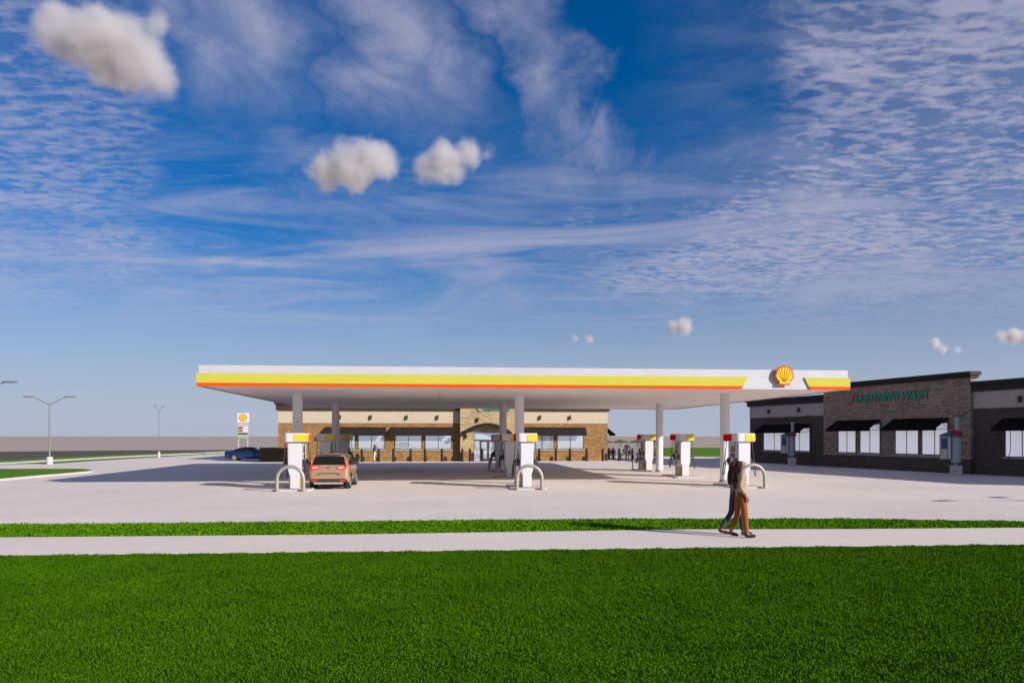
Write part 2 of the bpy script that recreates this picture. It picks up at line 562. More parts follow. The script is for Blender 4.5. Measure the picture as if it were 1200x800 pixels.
# foreground: lawn, sidewalk, verge
fl = [G(-700, 660), G(0, 651.6), G(600, 645), G(1200, 638.5), G(1700, 632)]
sheet("lawn_base", [(-30, -6, 0), (40, -6, 0)] + [Vector((p.x, p.y, 0)) for p in reversed(fl)], 0.012, "lawn")
s_top = [G(-700, 641), G(0, 630.5), G(400, 627), G(800, 621), G(1000, 620.6), G(1200, 619), G(1500, 617.2)]
slab("sidewalk", list(fl) + list(reversed(s_top)), 0.0, 0.024, "walk")
v_top = [G(-700, 629), G(0, 614.8), G(400, 611.4), G(700, 608.4), G(1000, 608.2), G(1200, 611.8), G(1500, 617.0)]
sheet("verge_base", list(s_top) + list(reversed(v_top)), 0.016, "lawn")


def blades(name, sample, n, hmin, hmax, w, mat, z0):
    """one mesh of n bent grass blades rooted at the sampled plan points"""
    p = sample(n)
    n = len(p)
    ang = rng.uniform(0, 2 * PI, n)
    clump = 0.75 + 0.35 * np.sin(p[:, 0] * 4.1 + 1.7 * np.sin(p[:, 1] * 3.3)) * np.sin(p[:, 1] * 4.7 + 1.3 * np.sin(p[:, 0] * 2.9))
    h = rng.uniform(hmin, hmax, n) * clump
    ww = w * rng.uniform(0.6, 1.3, n)
    dx, dy = np.cos(ang), np.sin(ang)
    lean = rng.uniform(0.15, 1.0, n) * h
    la = rng.uniform(0, 2 * PI, n)
    lx, ly = np.cos(la) * lean, np.sin(la) * lean
    v = np.zeros((n, 5, 3))
    v[:, 0] = np.stack([p[:, 0] - dx * ww / 2, p[:, 1] - dy * ww / 2, np.full(n, z0)], 1)
    v[:, 1] = np.stack([p[:, 0] + dx * ww / 2, p[:, 1] + dy * ww / 2, np.full(n, z0)], 1)
    mx, my = p[:, 0] + lx * 0.35, p[:, 1] + ly * 0.35
    v[:, 2] = np.stack([mx + dx * ww * 0.45, my + dy * ww * 0.45, z0 + h * 0.62], 1)
    v[:, 3] = np.stack([mx - dx * ww * 0.45, my - dy * ww * 0.45, z0 + h * 0.62], 1)
    v[:, 4] = np.stack([p[:, 0] + lx, p[:, 1] + ly, z0 + h], 1)
    me = bpy.data.meshes.new(name)
    me.vertices.add(n * 5)
    me.vertices.foreach_set("co", v.ravel())
    base = np.arange(n)[:, None] * 5
    loops = np.concatenate([base + np.array([[0, 1, 2, 3]]), base + np.array([[3, 2, 4]])], 1).ravel()
    me.loops.add(n * 7)
    me.loops.foreach_set("vertex_index", loops.astype(np.int32))
    me.polygons.add(n * 2)
    st = (np.arange(n)[:, None] * 7 + np.array([[0, 4]])).ravel()
    me.polygons.foreach_set("loop_start", st.astype(np.int32))
    try:
        me.polygons.foreach_set("loop_total", np.tile([4, 3], n).astype(np.int32))
    except Exception:
        pass
    me.update(calc_edges=True)
    me.validate()
    me.materials.append(M[mat])
    o = bpy.data.objects.new(name, me)
    COL.objects.link(o)
    return tag(o, kind="stuff")


def edge_y(pts):
    xs = np.array([p.x for p in pts])
    ys = np.array([p.y for p in pts])
    i = np.argsort(xs)
    return lambda x: np.interp(x, xs[i], ys[i])


e_lawn, e_st, e_vt = edge_y(fl), edge_y(s_top), edge_y(v_top)


def fore(n):
    y = 4.5 + 12.5 * rng.uniform(0, 1, n * 2) ** 0.85
    x = rng.uniform(-1, 1, n * 2) * (0.74 * y + 2.0)
    ok = y < e_lawn(x) + 0.02 * np.sin(x * 9) + 0.015 * np.sin(x * 23)
    return np.stack([x, y], 1)[ok][:n]


def strip(n):
    x = rng.uniform(-26, 30, n)
    a, b = e_st(x), e_vt(x)
    y = a + (b - a) * rng.uniform(0, 1, n)
    return np.stack([x, y], 1)[(b - a) > 0.15]


tag(blades("grass", fore, 520000, 0.018, 0.042, 0.012, "blade", 0.012), "dark green mown lawn between the viewer and the sidewalk", "grass")
tag(blades("grass", strip, 70000, 0.025, 0.06, 0.028, "blade_strip", 0.016), "bright green grass strip between the sidewalk and the concrete forecourt", "grass")

# ------------------------------------------------------------------ canopy
CW, CD, SZ, TZ = 28.9, 25.5, 4.49, 5.38
can = thing("fuel_canopy", "long flat white fuel canopy with yellow and orange bands on six round columns", "canopy", CO, A1)
b = MB()
b.box(0, CW, 0, 0.14, SZ, TZ).box(0, CW, CD - 0.14, CD, SZ, TZ).box(0, 0.14, 0.1405, CD - 0.1405, SZ, TZ).box(CW - 0.14, CW, 0.1405, CD - 0.1405, SZ, TZ)
b.build("fascia", "fascia", can)
b = MB()
nx, ny = 20, 17
for i in range(nx):
    for j in range(ny):
        x0, x1 = 0.15 + (CW - 0.3) * i / nx, 0.15 + (CW - 0.3) * (i + 1) / nx
        y0, y1 = 0.15 + (CD - 0.3) * j / ny, 0.15 + (CD - 0.3) * (j + 1) / ny
        b.box(x0 + 0.006, x1 - 0.006, y0 + 0.006, y1 - 0.006, SZ + 0.012, SZ + 0.03)
b.build("soffit_panel", "soffit", can)
MB().box(0.145, CW - 0.145, 0.145, CD - 0.145, SZ + 0.035, TZ - 0.12).build("roof_deck", "grey", can)
uy0, uo0 = u_at(876.0, 0), u_at(868.3, 0)
uy1, uo1 = u_at(942.0, 0), u_at(948.8, 0)
YZ0, YZ1 = 4.625, 5.03
um0, um1 = uo0 + (uy0 - uo0) * (YZ0 - SZ) / (YZ1 - SZ), uo1 + (uy1 - uo1) * (YZ0 - SZ) / (YZ1 - SZ)
P = 0.075                                   # the bands stand proud of the fascia
for nm, mt, z0, z1, a0, a1, c0, c1 in (("yellow_band", "band_yellow", YZ0, YZ1, um0, uy0, um1, uy1), ("orange_band", "orange", SZ - 0.012, YZ0 - 0.001, uo0, um0, uo1, um1)):
    b = MB()
    b.prism([(-P, z0), (a0, z0), (a1, z1), (-P, z1)], -P, -0.002, "y")
    b.prism([(c0, z0), (CW + P, z0), (CW + P, z1), (c1, z1)], -P, -0.002, "y")
    b.box(-P, -0.002, 0.0, CD + P, z0, z1).box(CW + 0.002, CW + P, 0.0, CD + P, z0, z1).box(0, CW, CD + 0.002, CD + P, z0, z1)
    b.build(nm, mt, can)


def pecten(s=1.0, scallop=0.02):
    """outline of the scallop badge, about one unit high, as (x, z)"""
    pts = []
    a0, a1, n = R(-28), R(208), 57
    for i in range(n):
        t = a0 + (a1 - a0) * i / (n - 1)
        r = 0.475 + scallop * abs(math.sin((t - R(90)) * 3.6 + PI / 2))
        pts.append((r * math.cos(t), 0.03 + r * 0.97 * math.sin(t)))
    pts += [(-0.29, -0.31), (-0.30, -0.475), (0.30, -0.475), (0.29, -0.31)]
    return [(x * s, z * s) for x, z in pts]


def emblem(name, parent, loc, size, th=0.05):
    e = MB().prism(pecten(size), 0, -th, "y").build(name, "emblem_red", parent, loc=loc)
    k = 0.86
    MB().prism([(x * k, z * k) for x, z in pecten(size)], -th - 0.001, -th - 0.02, "y").build("shell_face", "yellow", e)
    b = MB()
    for i in range(7):
        t = R(90 + (i - 3) * 23)
        x1, z1 = 0.40 * math.cos(t), 0.03 + 0.40 * math.sin(t)
        x0, z0 = 0.07 * (-(i - 3)) / 3 , -0.30
        d = Vector((x1 - x0, 0, z1 - z0)).normalized()
        q = Vector((d.z, 0, -d.x)) * 0.011
        b.prism([((x0 + q.x * 0.5) * size, (z0 + q.z * 0.5) * size), ((x1 + q.x) * size, (z1 + q.z) * size), ((x1 - q.x) * size, (z1 - q.z) * size), ((x0 - q.x * 0.5) * size, (z0 - q.z * 0.5) * size)], -th - 0.021, -th - 0.03, "y")
    b.build("rib", "emblem_red", e)
    return e


emblem("emblem", can, (u_at(919.3, -0.2), -0.14, 5.10), 0.90)
b = MB().box(u_at(919.3, -0.2) - 0.2, u_at(919.3, -0.2) + 0.2, -0.138, -0.002, 4.95, 5.2).build("emblem_bracket", "grey", can)
V1, V2 = 4.1, 15.6
cols = [(348.8, V1), (608.7, V1), (849.3, V1), (393.3, V2), (589.5, V2), (772.8, V2)]
for px, v in cols:
    u = u_at(px, v)
    c = MB().cyl((0, 0, 0.06), (0, 0, SZ + 0.01), 0.235, n=32).build("column", "column", can, smooth=True, loc=(u, v, 0))
    MB().lathe([(0.30, 0.0), (0.30, 0.05), (0.27, 0.07), (0.245, 0.16)], 28).build("base_collar", "grey", c, smooth=True)

# ------------------------------------------------------------------ dispensers, islands and hoop guards
disp = thing("fuel_dispenser", "", "fuel dispenser")
prof = [(-0.285, 0.86), (-0.285, 2.095), (0.285, 2.095), (0.285, 0.86), (0.20, 0.62), (0.20, 0.07), (-0.20, 0.07), (-0.20, 0.62)]
MB().prism(prof, 0.0, 1.30, "y").build("body", "white", disp, bevel=0.03)
b = MB()
q = [(0.45 * sx, y) for sx, y in ()]
hb = []
for cxx, cyy, a0 in ((-0.27, 0.06, 180), (0.40, -0.07, 270), (0.40, 1.45, 0), (-0.27, 1.32, 90)):
    rr = 0.18 if cxx < 0 else 0.05
    for i in range(7):
        t = R(a0 + 15 * i)
        hb.append((cxx + rr * math.cos(t), cyy + rr * math.sin(t)))
MB().prism(hb, 2.10, 2.49, "z").build("header", "white", disp, bevel=0.02)
b = MB().box(0.0, 0.455, -0.135, -0.121, 2.13, 2.44).box(0.4515, 0.463, -0.135, 0.85, 2.13, 2.44)
b.build("yellow_panel", "yellow", disp)
b = MB().box(0.4515, 0.463, 0.86, 1.46, 2.13, 2.44).build("orange_panel", "orange", disp)
b = MB().box(-0.466, -0.4515, 0.42, 1.46, 2.13, 2.44)
b.build("red_panel", "red", disp)
for s in (-1, 1):
    x = 0.2855 * s
    fr = MB().box(min(x, x + 0.02 * s), max(x, x + 0.02 * s), 0.10, 1.20, 1.02, 1.98).build("front_panel", "panel", disp, bevel=0.006)
    MB().box(min(x + 0.0205 * s, x + 0.03 * s), max(x + 0.0205 * s, x + 0.03 * s), 0.42, 0.88, 1.62, 1.90).build("screen", "screen", fr)
    MB().box(min(x + 0.0205 * s, x + 0.04 * s), max(x + 0.0205 * s, x + 0.04 * s), 0.50, 0.66, 1.36, 1.56).build("keypad", "dark", fr)
    MB().box(min(x + 0.0205 * s, x + 0.04 * s), max(x + 0.0205 * s, x + 0.04 * s), 0.70, 0.86, 1.36, 1.56).build("card_reader", "dark", fr)
    x2 = 0.2005 * s
    MB().box(min(x2, x2 + 0.03 * s), max(x2, x2 + 0.03 * s), 0.04, 0.40, 0.12, 0.56).build("kick_panel", "kick", disp, bevel=0.008)
    MB().box(min(x2, x2 + 0.02 * s), max(x2, x2 + 0.02 * s), 0.46, 1.24, 0.12, 0.56).build("lower_door", "panel", disp, bevel=0.008)
    for y0, sw in ((0.22, -0.12), (1.06, 0.12)):
        bx = 0.306 * s
        boot = MB().box(min(bx, bx + 0.09 * s), max(bx, bx + 0.09 * s), y0 - 0.08, y0 + 0.08, 1.02, 1.34).build("nozzle_boot", "dark", disp, bevel=0.01)
        nz = MB()
        nz.tube([(bx + 0.07 * s, y0, 1.34), (bx + 0.12 * s, y0, 1.22), (bx + 0.20 * s, y0 + sw * 0.2, 1.10), (bx + 0.19 * s, y0 + sw * 0.3, 0.96)], [0.02, 0.032, 0.036, 0.026], 10)
        nz.tube([(bx + 0.12 * s, y0, 1.20), (bx + 0.09 * s, y0, 1.10), (bx + 0.12 * s, y0, 1.02), (bx + 0.19 * s, y0 + sw * 0.25, 1.0)], 0.012, 8)
        nz.build("nozzle", "black", disp, smooth=True)
        pts = []
        ctrl = [Vector((0.40 * s, y0 + sw, 2.10)), Vector((0.44 * s, y0 + sw * 1.4, 1.50)), Vector((0.52 * s, y0 + sw * 1.8, 0.90)), Vector((0.56 * s, y0 + sw * 1.3, 0.52)), Vector((0.52 * s, y0 + sw * 0.6, 0.66)), Vector((bx + 0.19 * s, y0 + sw * 0.3, 0.97))]
        for i in range(len(ctrl) - 1):
            p0, p1, p2, p3 = ctrl[max(i - 1, 0)], ctrl[i], ctrl[i + 1], ctrl[min(i + 2, len(ctrl) - 1)]
            for k in range(7):
                t = k / 7
                pts.append(0.5 * ((2 * p1) + (p2 - p0) * t + (2 * p0 - 5 * p1 + 4 * p2 - p3) * t * t + (3 * p1 - p0 - 3 * p2 + p3) * t ** 3))
        pts.append(ctrl[-1])
        MB().tube(pts, 0.019, 8).build("hose", "black", disp, smooth=True)

pad = MB().prism([(-0.72, -0.80), (0.72, -0.80), (0.78, -0.74), (0.78, 2.0), (0.72, 2.06), (-0.72, 2.06), (-0.78, 2.0), (-0.78, -0.74)], 0.0, 0.07, "z").build("pump_island", "kerb", bevel=0.015)
tag(pad, "", "pump island")
hoop = thing("hoop_guard", "", "hoop guard")
pts = [(-0.55, 0, 0.0), (-0.55, 0, 0.3)] + [(0.55 * math.cos(R(a)), 0, 0.52 + 0.55 * math.sin(R(a))) for a in range(180, -1, -12)] + [(0.55, 0, 0.3), (0.55, 0, 0.0)]
MB().tube(pts, 0.075, 16).build("hoop", "steel", hoop, smooth=True)
for s in (-1, 1):
    MB().lathe([(0.13, 0), (0.13, 0.02), (0.09, 0.03)], 20, (0.55 * s, 0)).build("foot_plate", "steel", hoop)
isles = [("beside the copper crossover", 345.0), ("lined up with the store entrance", 617.5), ("closest to the dark brick car wash", 872.5)]
rows = [("front", 0.55), ("middle", 9.2), ("rear", 17.0)]
first = True
for iname, px0 in isles:
    u0 = u_at(px0, 0.55)
    for rname, v in rows:
        u = u0 + {"front": 0, "middle": 0.05, "rear": 0.10}[rname]
        d = disp if first else copy_tree(disp)
        wh = {"front": "at the sidewalk end of", "middle": "halfway along", "rear": "at the store end of"}[rname]
        place(d, CP(u, v), A1, f"dispenser {wh} the row {iname}", "fuel dispensers under the canopy")
        p = pad if first else copy_tree(pad)
        place(p, CP(u, v), A1, f"concrete pad under the {rname} dispenser {iname}", "concrete pads under the dispensers")
        if rname != "middle":
            h = hoop if first else copy_tree(hoop)
            hv = v - 0.95 if rname == "front" else v + 2.15
            place(h, CP(u, hv, 0.0), A1, f"steel hoop at the {rname} end of the row {iname}", "steel hoop guards at the ends of the dispenser rows")
        first = False

# bin beside the last dispenser of the third row
bp = CP(u_at(752.5, 17.6), 17.6)
bn = thing("waste_bin", "grey service bin with white front panel beside the rear dispenser near the car wash", "bin", bp, A1)
MB().box(-0.22, 0.22, -0.2, 0.2, 0.0, 0.78).build("bin_body", "grey", bn, bevel=0.03)
MB().box(-0.24, 0.24, -0.22, 0.22, 0.785, 0.88).build("lid", "dark", bn, bevel=0.03)
fp = MB().box(-0.18, 0.18, -0.215, -0.202, 0.12, 0.72).build("front_panel", "white", bn)
MB().tube([(-0.06, -0.222, 0.3), (-0.06, -0.222, 0.55), (0.04, -0.222, 0.55), (0.06, -0.222, 0.42), (0.04, -0.222, 0.3), (-0.05, -0.222, 0.3)], 0.016, 6).build("panel_mark", "dark", fp)


# ------------------------------------------------------------------ buildings
def wall_x(org, rz, px, dy=0.0):
    """local x on a facade for a pixel column"""
    d = Vector((math.cos(rz), math.sin(rz)))
    n = Vector((-math.sin(rz), math.cos(rz)))
    k = (px - CX) / F
    o = Vector((org[0], org[1])) + n * dy
    return (k * o.y - o.x) / (d.x - k * d.y)


def wall_z(org, rz, px, py, dy=0.0):
    x = wall_x(org, rz, px, dy)
    y = org[1] + x * math.sin(rz) + dy * math.cos(rz)
    return H - (py - HY) * y / F


def window(parent, x0, x1, z0, z1, y, pane_mat, panes=2, sill=True):
    """glazed unit set in the face y of a wall; frame stands 4 cm proud"""
    t = 0.055
    b = MB()
    b.box(x0, x0 + t, y - 0.04, y + 0.03, z0, z1).box(x1 - t, x1, y - 0.04, y + 0.03, z0, z1)
    b.box(x0 + t, x1 - t, y - 0.04, y + 0.03, z0, z0 + t).box(x0 + t, x1 - t, y - 0.04, y + 0.03, z1 - t, z1)
    for i in range(1, panes):
        xm = x0 + (x1 - x0) * i / panes
        b.box(xm - t * 0.45, xm + t * 0.45, y - 0.038, y + 0.03, z0 + t, z1 - t)
    w = b.build("window", "frame", parent)
    MB().box(x0 + t * 0.5, x1 - t * 0.5, y - 0.018, y - 0.004, z0 + t * 0.5, z1 - t * 0.5).build("pane", pane_mat, w)
    if sill:
        MB().box(x0 - 0.08, x1 + 0.08, y - 0.10, y + 0.02, z0 - 0.09, z0 - 0.004).build("sill", "taupe", w)
    return w


def awning(parent, x0, x1, zt, zb, out, y, mat, frame=True):
    """cloth awning, open below and at the ends, on a metal frame"""
    b = MB()
    th = 0.02
    b.prism([(y - 0.01, zt), (y - 0.01, zt - th), (y - out + th, zb + 0.16), (y - out + th, zb), (y - out, zb), (y - out, zb + 0.17)], x0, x1, "x")
    a = b.build("awning", mat, parent)
    if frame:
        f = MB()
        for x in (x0 + 0.03, (x0 + x1) / 2, x1 - 0.03):
            f.tube([(x, y - 0.02, zb + 0.10), (x, y - out + 0.04, zb + 0.10)], 0.016, 6)
            f.tube([(x, y - 0.03, zt - 0.06), (x, y - 0.03, zb + 0.05)], 0.016, 6)
            f.tube([(x, y - 0.03, zb + 0.10), (x, y - out * 0.48, zb + 0.16 + (zt - zb - 0.16) * 0.5)], 0.014, 6)
        f.tube([(x0, y - out + 0.035, zb + 0.10), (x1, y - out + 0.035, zb + 0.10)], 0.016, 6)
        f.build("awning_frame", "frame", a)
    return a


def wall_lamp(parent, x, y, z):
    b = MB()
    b.box(x - 0.07, x + 0.07, y - 0.05, y - 0.002, z - 0.14, z + 0.14)
    b.cyl((x, y - 0.16, z - 0.20), (x, y - 0.16, z + 0.20), 0.085, n=14)
    b.box(x - 0.025, x + 0.025, y - 0.12, y - 0.04, z - 0.03, z + 0.03)
    return b.build("wall_lamp", "frame", parent)


def section(parent, x0, x1, y, depth, brick, band, corn, zc0, zc1, zb0, cap_l=True, cap_r=True, brick_top=None):
    """one bay of wall: masonry below, stucco band above, dark projecting cornice"""
    MB().box(x0, x1, y, y + depth, 0.0, zb0).build("wall", brick, parent)
    MB().box(x0 + 0.001, x1 - 0.001, y - 0.03, y + depth, zb0 + 0.001, zc0).build("stucco_band", band, parent)
    b = MB()
    b.box(x0 - (0.18 if cap_l else -0.002), x1 + (0.18 if cap_r else -0.002), y - 0.20, y + depth + 0.1, zc0 + 0.001, zc1 - 0.22)
    b.box(x0 - (0.30 if cap_l else -0.002), x1 + (0.30 if cap_r else -0.002), y - 0.34, y + depth + 0.2, zc1 - 0.219, zc1)
    b.build("cornice", corn, parent)


# --- the store behind the canopy
SO, SA = (-21.62, 71.0, 0), A1
store = thing("store_building", "long single storey tan brick store with stone entrance bay behind the fuel canopy", "store", SO, SA)
sx = lambda px, dy=0.0: wall_x(SO, SA, px, dy)
XL, XT0, XT1, XR = 0.0, sx(539.3, -0.6), sx(604, -0.6), sx(712)
section(store, XL, XT0 - 0.002, 0.0, 16, "brick", "cream", "cornice", 4.76, 5.5, 3.58, True, False)
section(store, XT1 + 0.002, XR, 0.0, 16, "brick", "cream", "cornice", 4.76, 5.5, 3.58, False, True)
TY = -0.6
TT = 6.9
gx0, gx1 = sx(555, TY), sx(589.5, TY)
gz = 2.72
# the stone bay is built round the door opening
b = MB().box(XT0, gx0, TY, 8, 0.95, TT - 0.4).box(gx1, XT1, TY, 8, 0.95, TT - 0.4).box(gx0 + 0.0005, gx1 - 0.0005, TY, 8, gz, TT - 0.4)
b.build("stone_bay", "ledge", store)
MB().box(XT0 + 0.001, gx0, TY - 0.03, 7.9, 0.0, 0.948).box(gx1, XT1 - 0.001, TY - 0.03, 7.9, 0.0, 0.948).build("wainscot", "brick", store)
MB().box(XT0 - 0.15, XT1 + 0.15, TY - 0.2, 8.1, TT - 0.399, TT - 0.15).box(XT0 - 0.28, XT1 + 0.28, TY - 0.32, 8.2, TT - 0.149, TT).build("bay_cornice", "cornice", store)
# entrance glazing
xm = (gx0 + gx1) / 2
d0, d1 = sx(563.0, TY), sx(581.5, TY)
b = MB()
yy = TY + 0.18
t = 0.06
b.box(gx0, gx0 + t, yy, yy + 0.1, 0, gz).box(gx1 - t, gx1, yy, yy + 0.1, 0, gz).box(gx0 + t, gx1 - t, yy, yy + 0.1, 1.93, 2.03).box(gx0 + t, gx1 - t, yy, yy + 0.1, gz - t, gz - 0.001)
ent = b.build("entrance_frame", "frame", store)
MB().box(gx0 + t, gx1 - t, yy + 0.04, yy + 0.055, 2.03, gz - t).build("transom_pane", "pane_store", ent)
MB().box(gx0 + t, d0, yy + 0.04, yy + 0.055, 0.05, 1.93).build("side_pane", "pane_store", ent)
MB().box(d1, gx1 - t, yy + 0.04, yy + 0.055, 0.05, 1.93).build("side_pane", "pane_store", ent)
for a0, a1 in ((d0, (d0 + d1) / 2 - 0.005), ((d0 + d1) / 2 + 0.005, d1)):
    w = 0.10
    b = MB().box(a0, a0 + w, yy - 0.02, yy + 0.06, 0.02, 1.92).box(a1 - w, a1, yy - 0.02, yy + 0.06, 0.02, 1.92)
    b.box(a0 + w, a1 - w, yy - 0.02, yy + 0.06, 0.02, 0.24).box(a0 + w, a1 - w, yy - 0.02, yy + 0.06, 1.82, 1.92)
    dr = b.build("door", "frame", store)
    MB().box(a0 + w, a1 - w, yy + 0.01, yy + 0.025, 0.24, 1.82).build("pane", "pane_store", dr)
    hx = a1 - 0.06 if a0 == d0 else a0 + 0.06
    MB().tube([(hx, yy - 0.03, 0.85), (hx, yy - 0.09, 0.87), (hx, yy - 0.09, 1.2), (hx, yy - 0.03, 1.22)], 0.014, 8).build("handle", "silver", dr)
# arched canopy over the entrance
ax, aw = (sx(541, TY) + sx(600, TY)) / 2, (sx(600, TY) - sx(541, TY)) / 2
rise = 0.95
rad = (aw * aw + rise * rise) / (2 * rise)
zc = 3.58 - rad
th0 = math.asin(aw / rad)
arc = [(ax + rad * math.sin(-th0 + 2 * th0 * i / 24), zc + rad * math.cos(-th0 + 2 * th0 * i / 24)) for i in range(25)]
arc2 = [(ax + (rad - 0.30) * math.sin(th0 - 2 * th0 * i / 24), zc + (rad - 0.30) * math.cos(th0 - 2 * th0 * i / 24)) for i in range(25)]
MB().prism(arc + arc2, TY - 0.85, TY - 0.002, "y").build("entrance_arch", "awning", store)
# shop lettering on the bay, mostly hidden behind the canopy edge
ring = MB()
rx = sx(563.0, TY - 0.05)
ring.tube([(rx + 0.32 * math.cos(R(a)), TY - 0.04, 5.02 + 0.32 * math.sin(R(a))) for a in range(0, 361, 15)], 0.05, 8)
ring.build("ring_logo", "green_sign", store)
text_mesh("lettering", "LIGHTNING", 0.6, 0.04, "green_sign", store, (sx(568.5, TY), TY - 0.045, 4.72), 0.25, sx(598, TY) - sx(568.5, TY))
zw0, zw1 = 1.10, 2.50
for px0, px1 in ((386, 416.5), (419.5, 451.5), (462.5, 494.5), (498, 529.3), (621.0, 649.5), (652.7, 683.8)):
    window(store, sx(px0), sx(px1), zw0, zw1, 0.0, "pane_store")
for px0, px1 in ((380.5, 452.5), (457.5, 530.3), (615, 686.0)):
    awning(store, sx(px0), sx(px1), 3.22, 2.40, 0.85, 0.0, "awning")
for px in (399, 435, 477, 513, 633, 668, 702):
    if px != 702:
        wall_lamp(store, sx(px), -0.03, 4.13)
wall_lamp(store, sx(546.2, TY), TY, 2.35)
wall_lamp(store, sx(560.0, TY), TY, 3.9)
# awning on the end wall, seen from its side
e = awning(store, 0, 2.8, 3.35, 2.40, 1.0, 0.0, "awning_dark", False)
e.rotation_euler = (0, 0, PI / 2)
e.location = (XR, 1.0, 0)

# --- the dark brick car wash
WO = (21.50, 69.40, 0)
WA = math.atan2(-0.951, 0.3086)
wash = thing("car_wash_building", "dark brick car wash building with ledge stone centre block and black awnings", "car wash", WO, WA)
wx = lambda px, dy=0.0: wall_x(WO, WA, px, dy)
X0, X1, X2 = wx(965, -0.25), wx(1137.5, -0.25), 42.0
section(wash, 0.0, X0 - 0.002, 0.0, 14, "darkbrick", "taupe", "cornice_dark", 5.0, 5.60, 3.98, True, False)
section(wash, X1 + 0.002, X2, 0.0, 14, "darkbrick", "taupe", "cornice_dark", 5.10, 5.72, 4.05, False, True)
WY = -0.25
MB().box(X0, X1, WY, 0.25, 1.0, 5.98).build("stone_block", "ledgedark", wash)
MB().box(X0 + 0.001, X1 - 0.001, WY - 0.03, 0.24, 0.0, 0.955).build("wainscot", "darkbrick", wash)
MB().box(X0 + 0.0, X1 + 0.0, WY - 0.06, 0.245, 0.956, 0.999).build("stone_ledge", "taupe", wash)
MB().box(X0 - 0.12, X1 + 0.12, WY - 0.14, 0.3, 5.981, 6.14).box(X0 - 0.20, X1 + 0.20, WY - 0.28, 0.4, 6.141, 6.36).build("block_cornice", "cornice_dark", wash)
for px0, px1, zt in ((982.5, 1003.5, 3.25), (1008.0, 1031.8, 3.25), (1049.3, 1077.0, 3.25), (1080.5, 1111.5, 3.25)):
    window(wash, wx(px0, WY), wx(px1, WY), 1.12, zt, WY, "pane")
for px0, px1 in ((981, 1032.5), (1047, 1112)):
    awning(wash, wx(px0, WY), wx(px1, WY), 3.55, 2.72, 1.05, WY, "awning_dark")
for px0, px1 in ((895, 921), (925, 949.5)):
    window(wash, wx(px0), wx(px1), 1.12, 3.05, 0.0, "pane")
awning(wash, wx(894), wx(950), 3.38, 2.62, 1.0, 0.0, "awning_dark")
xr = wx(1178)
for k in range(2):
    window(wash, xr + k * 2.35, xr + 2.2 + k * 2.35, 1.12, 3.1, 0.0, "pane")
awning(wash, xr - 0.1, xr + 4.65, 3.42, 2.66, 1.0, 0.0, "awning_dark")
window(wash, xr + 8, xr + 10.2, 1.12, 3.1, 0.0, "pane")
for px in (902, 937, 1197):
    wall_lamp(wash, wx(px), -0.03, 4.50)
wall_lamp(wash, xr + 6.4, -0.03, 4.5)
xt0, xt1 = wx(1003, WY), wx(1088.5, WY)
MB().box(X0 + 0.01, X1 - 0.01, 0.26, 14, 0.0, 5.3).build("rear_block", "darkbrick", wash)
text_mesh("lettering", "LIGHTNING WASH", 0.78, 0.045, "green_sign", wash, (xt0, WY - 0.05, 4.86), 0.28, xt1 - xt0)
xb = wx(997.5, WY)
MB().prism([(xb + 0.30, 5.52), (xb - 0.02, 5.02), (xb + 0.14, 5.06), (xb - 0.12, 4.62), (xb + 0.36, 5.18), (xb + 0.18, 5.14), (xb + 0.46, 5.52)], WY - 0.10, WY - 0.005, "y").build("lightning_bolt", "bolt", wash)

# ------------------------------------------------------------------ bollards along the store and the patio
bol = MB().lathe([(0.115, 0.0), (0.115, 1.10), (0.105, 1.16), (0.075, 1.205), (0.02, 1.22)], 20).build("bollard", "bollard", smooth=True)
tag(bol, "", "bollard")
spots = [(424, "dark bollard under the first window awning, first of its pair"), (443.8, "dark bollard just behind the person in pale trousers by the store"),
         (461, "dark bollard in front of the brick pier between the two awnings"), (481.3, "dark bollard below the mullion of the third store window"),
         (498, "dark bollard at the post between third and fourth store windows"), (518, "dark bollard below the fourth store window beside the stone bay"),
         (541.8, "outer dark bollard of the close pair before the stone entrance bay"), (550.8, "inner dark bollard of the close pair next to the entrance glazing"),
         (565.2, "dark bollard standing in front of the entrance doors"), (632, "dark bollard below the window just past the entrance bay"),
         (651.5, "dark bollard at the post between the last two store windows"), (668, "dark bollard below the last window of the store"),
         (687.5, "dark bollard in front of the bare brick pier past the last window"), (706.3, "dark bollard at the end corner of the store facade")]
ORG = Vector((SO[0], SO[1], 0))
for i, (px, lab) in enumerate(spots):
    o = bol if i == 0 else copy_tree(bol)
    k = wall_x(SO, SA, px, -1.35)
    place(o, ORG + E1 * k - E2 * 1.35, A1, lab, "bollards along the store front")
for px, dy, lab in ((725.6, -0.9, "dark bollard in front of the first full patio parasol"), (741.2, -0.9, "dark bollard beside the person in navy on the patio"),
                    (750.3, 2.5, "dark bollard behind the hoop of the rear dispenser by the patio"), (718.8, 3.0, "slim looking bollard set back on the patio near the store wall"), (713.8, 3.0, "bollard set back on the patio right against the store corner")):
    o = copy_tree(bol)
    k = wall_x(SO, SA, px, dy)
    place(o, ORG + E1 * k + E2 * dy, A1, lab, "bollards round the patio")

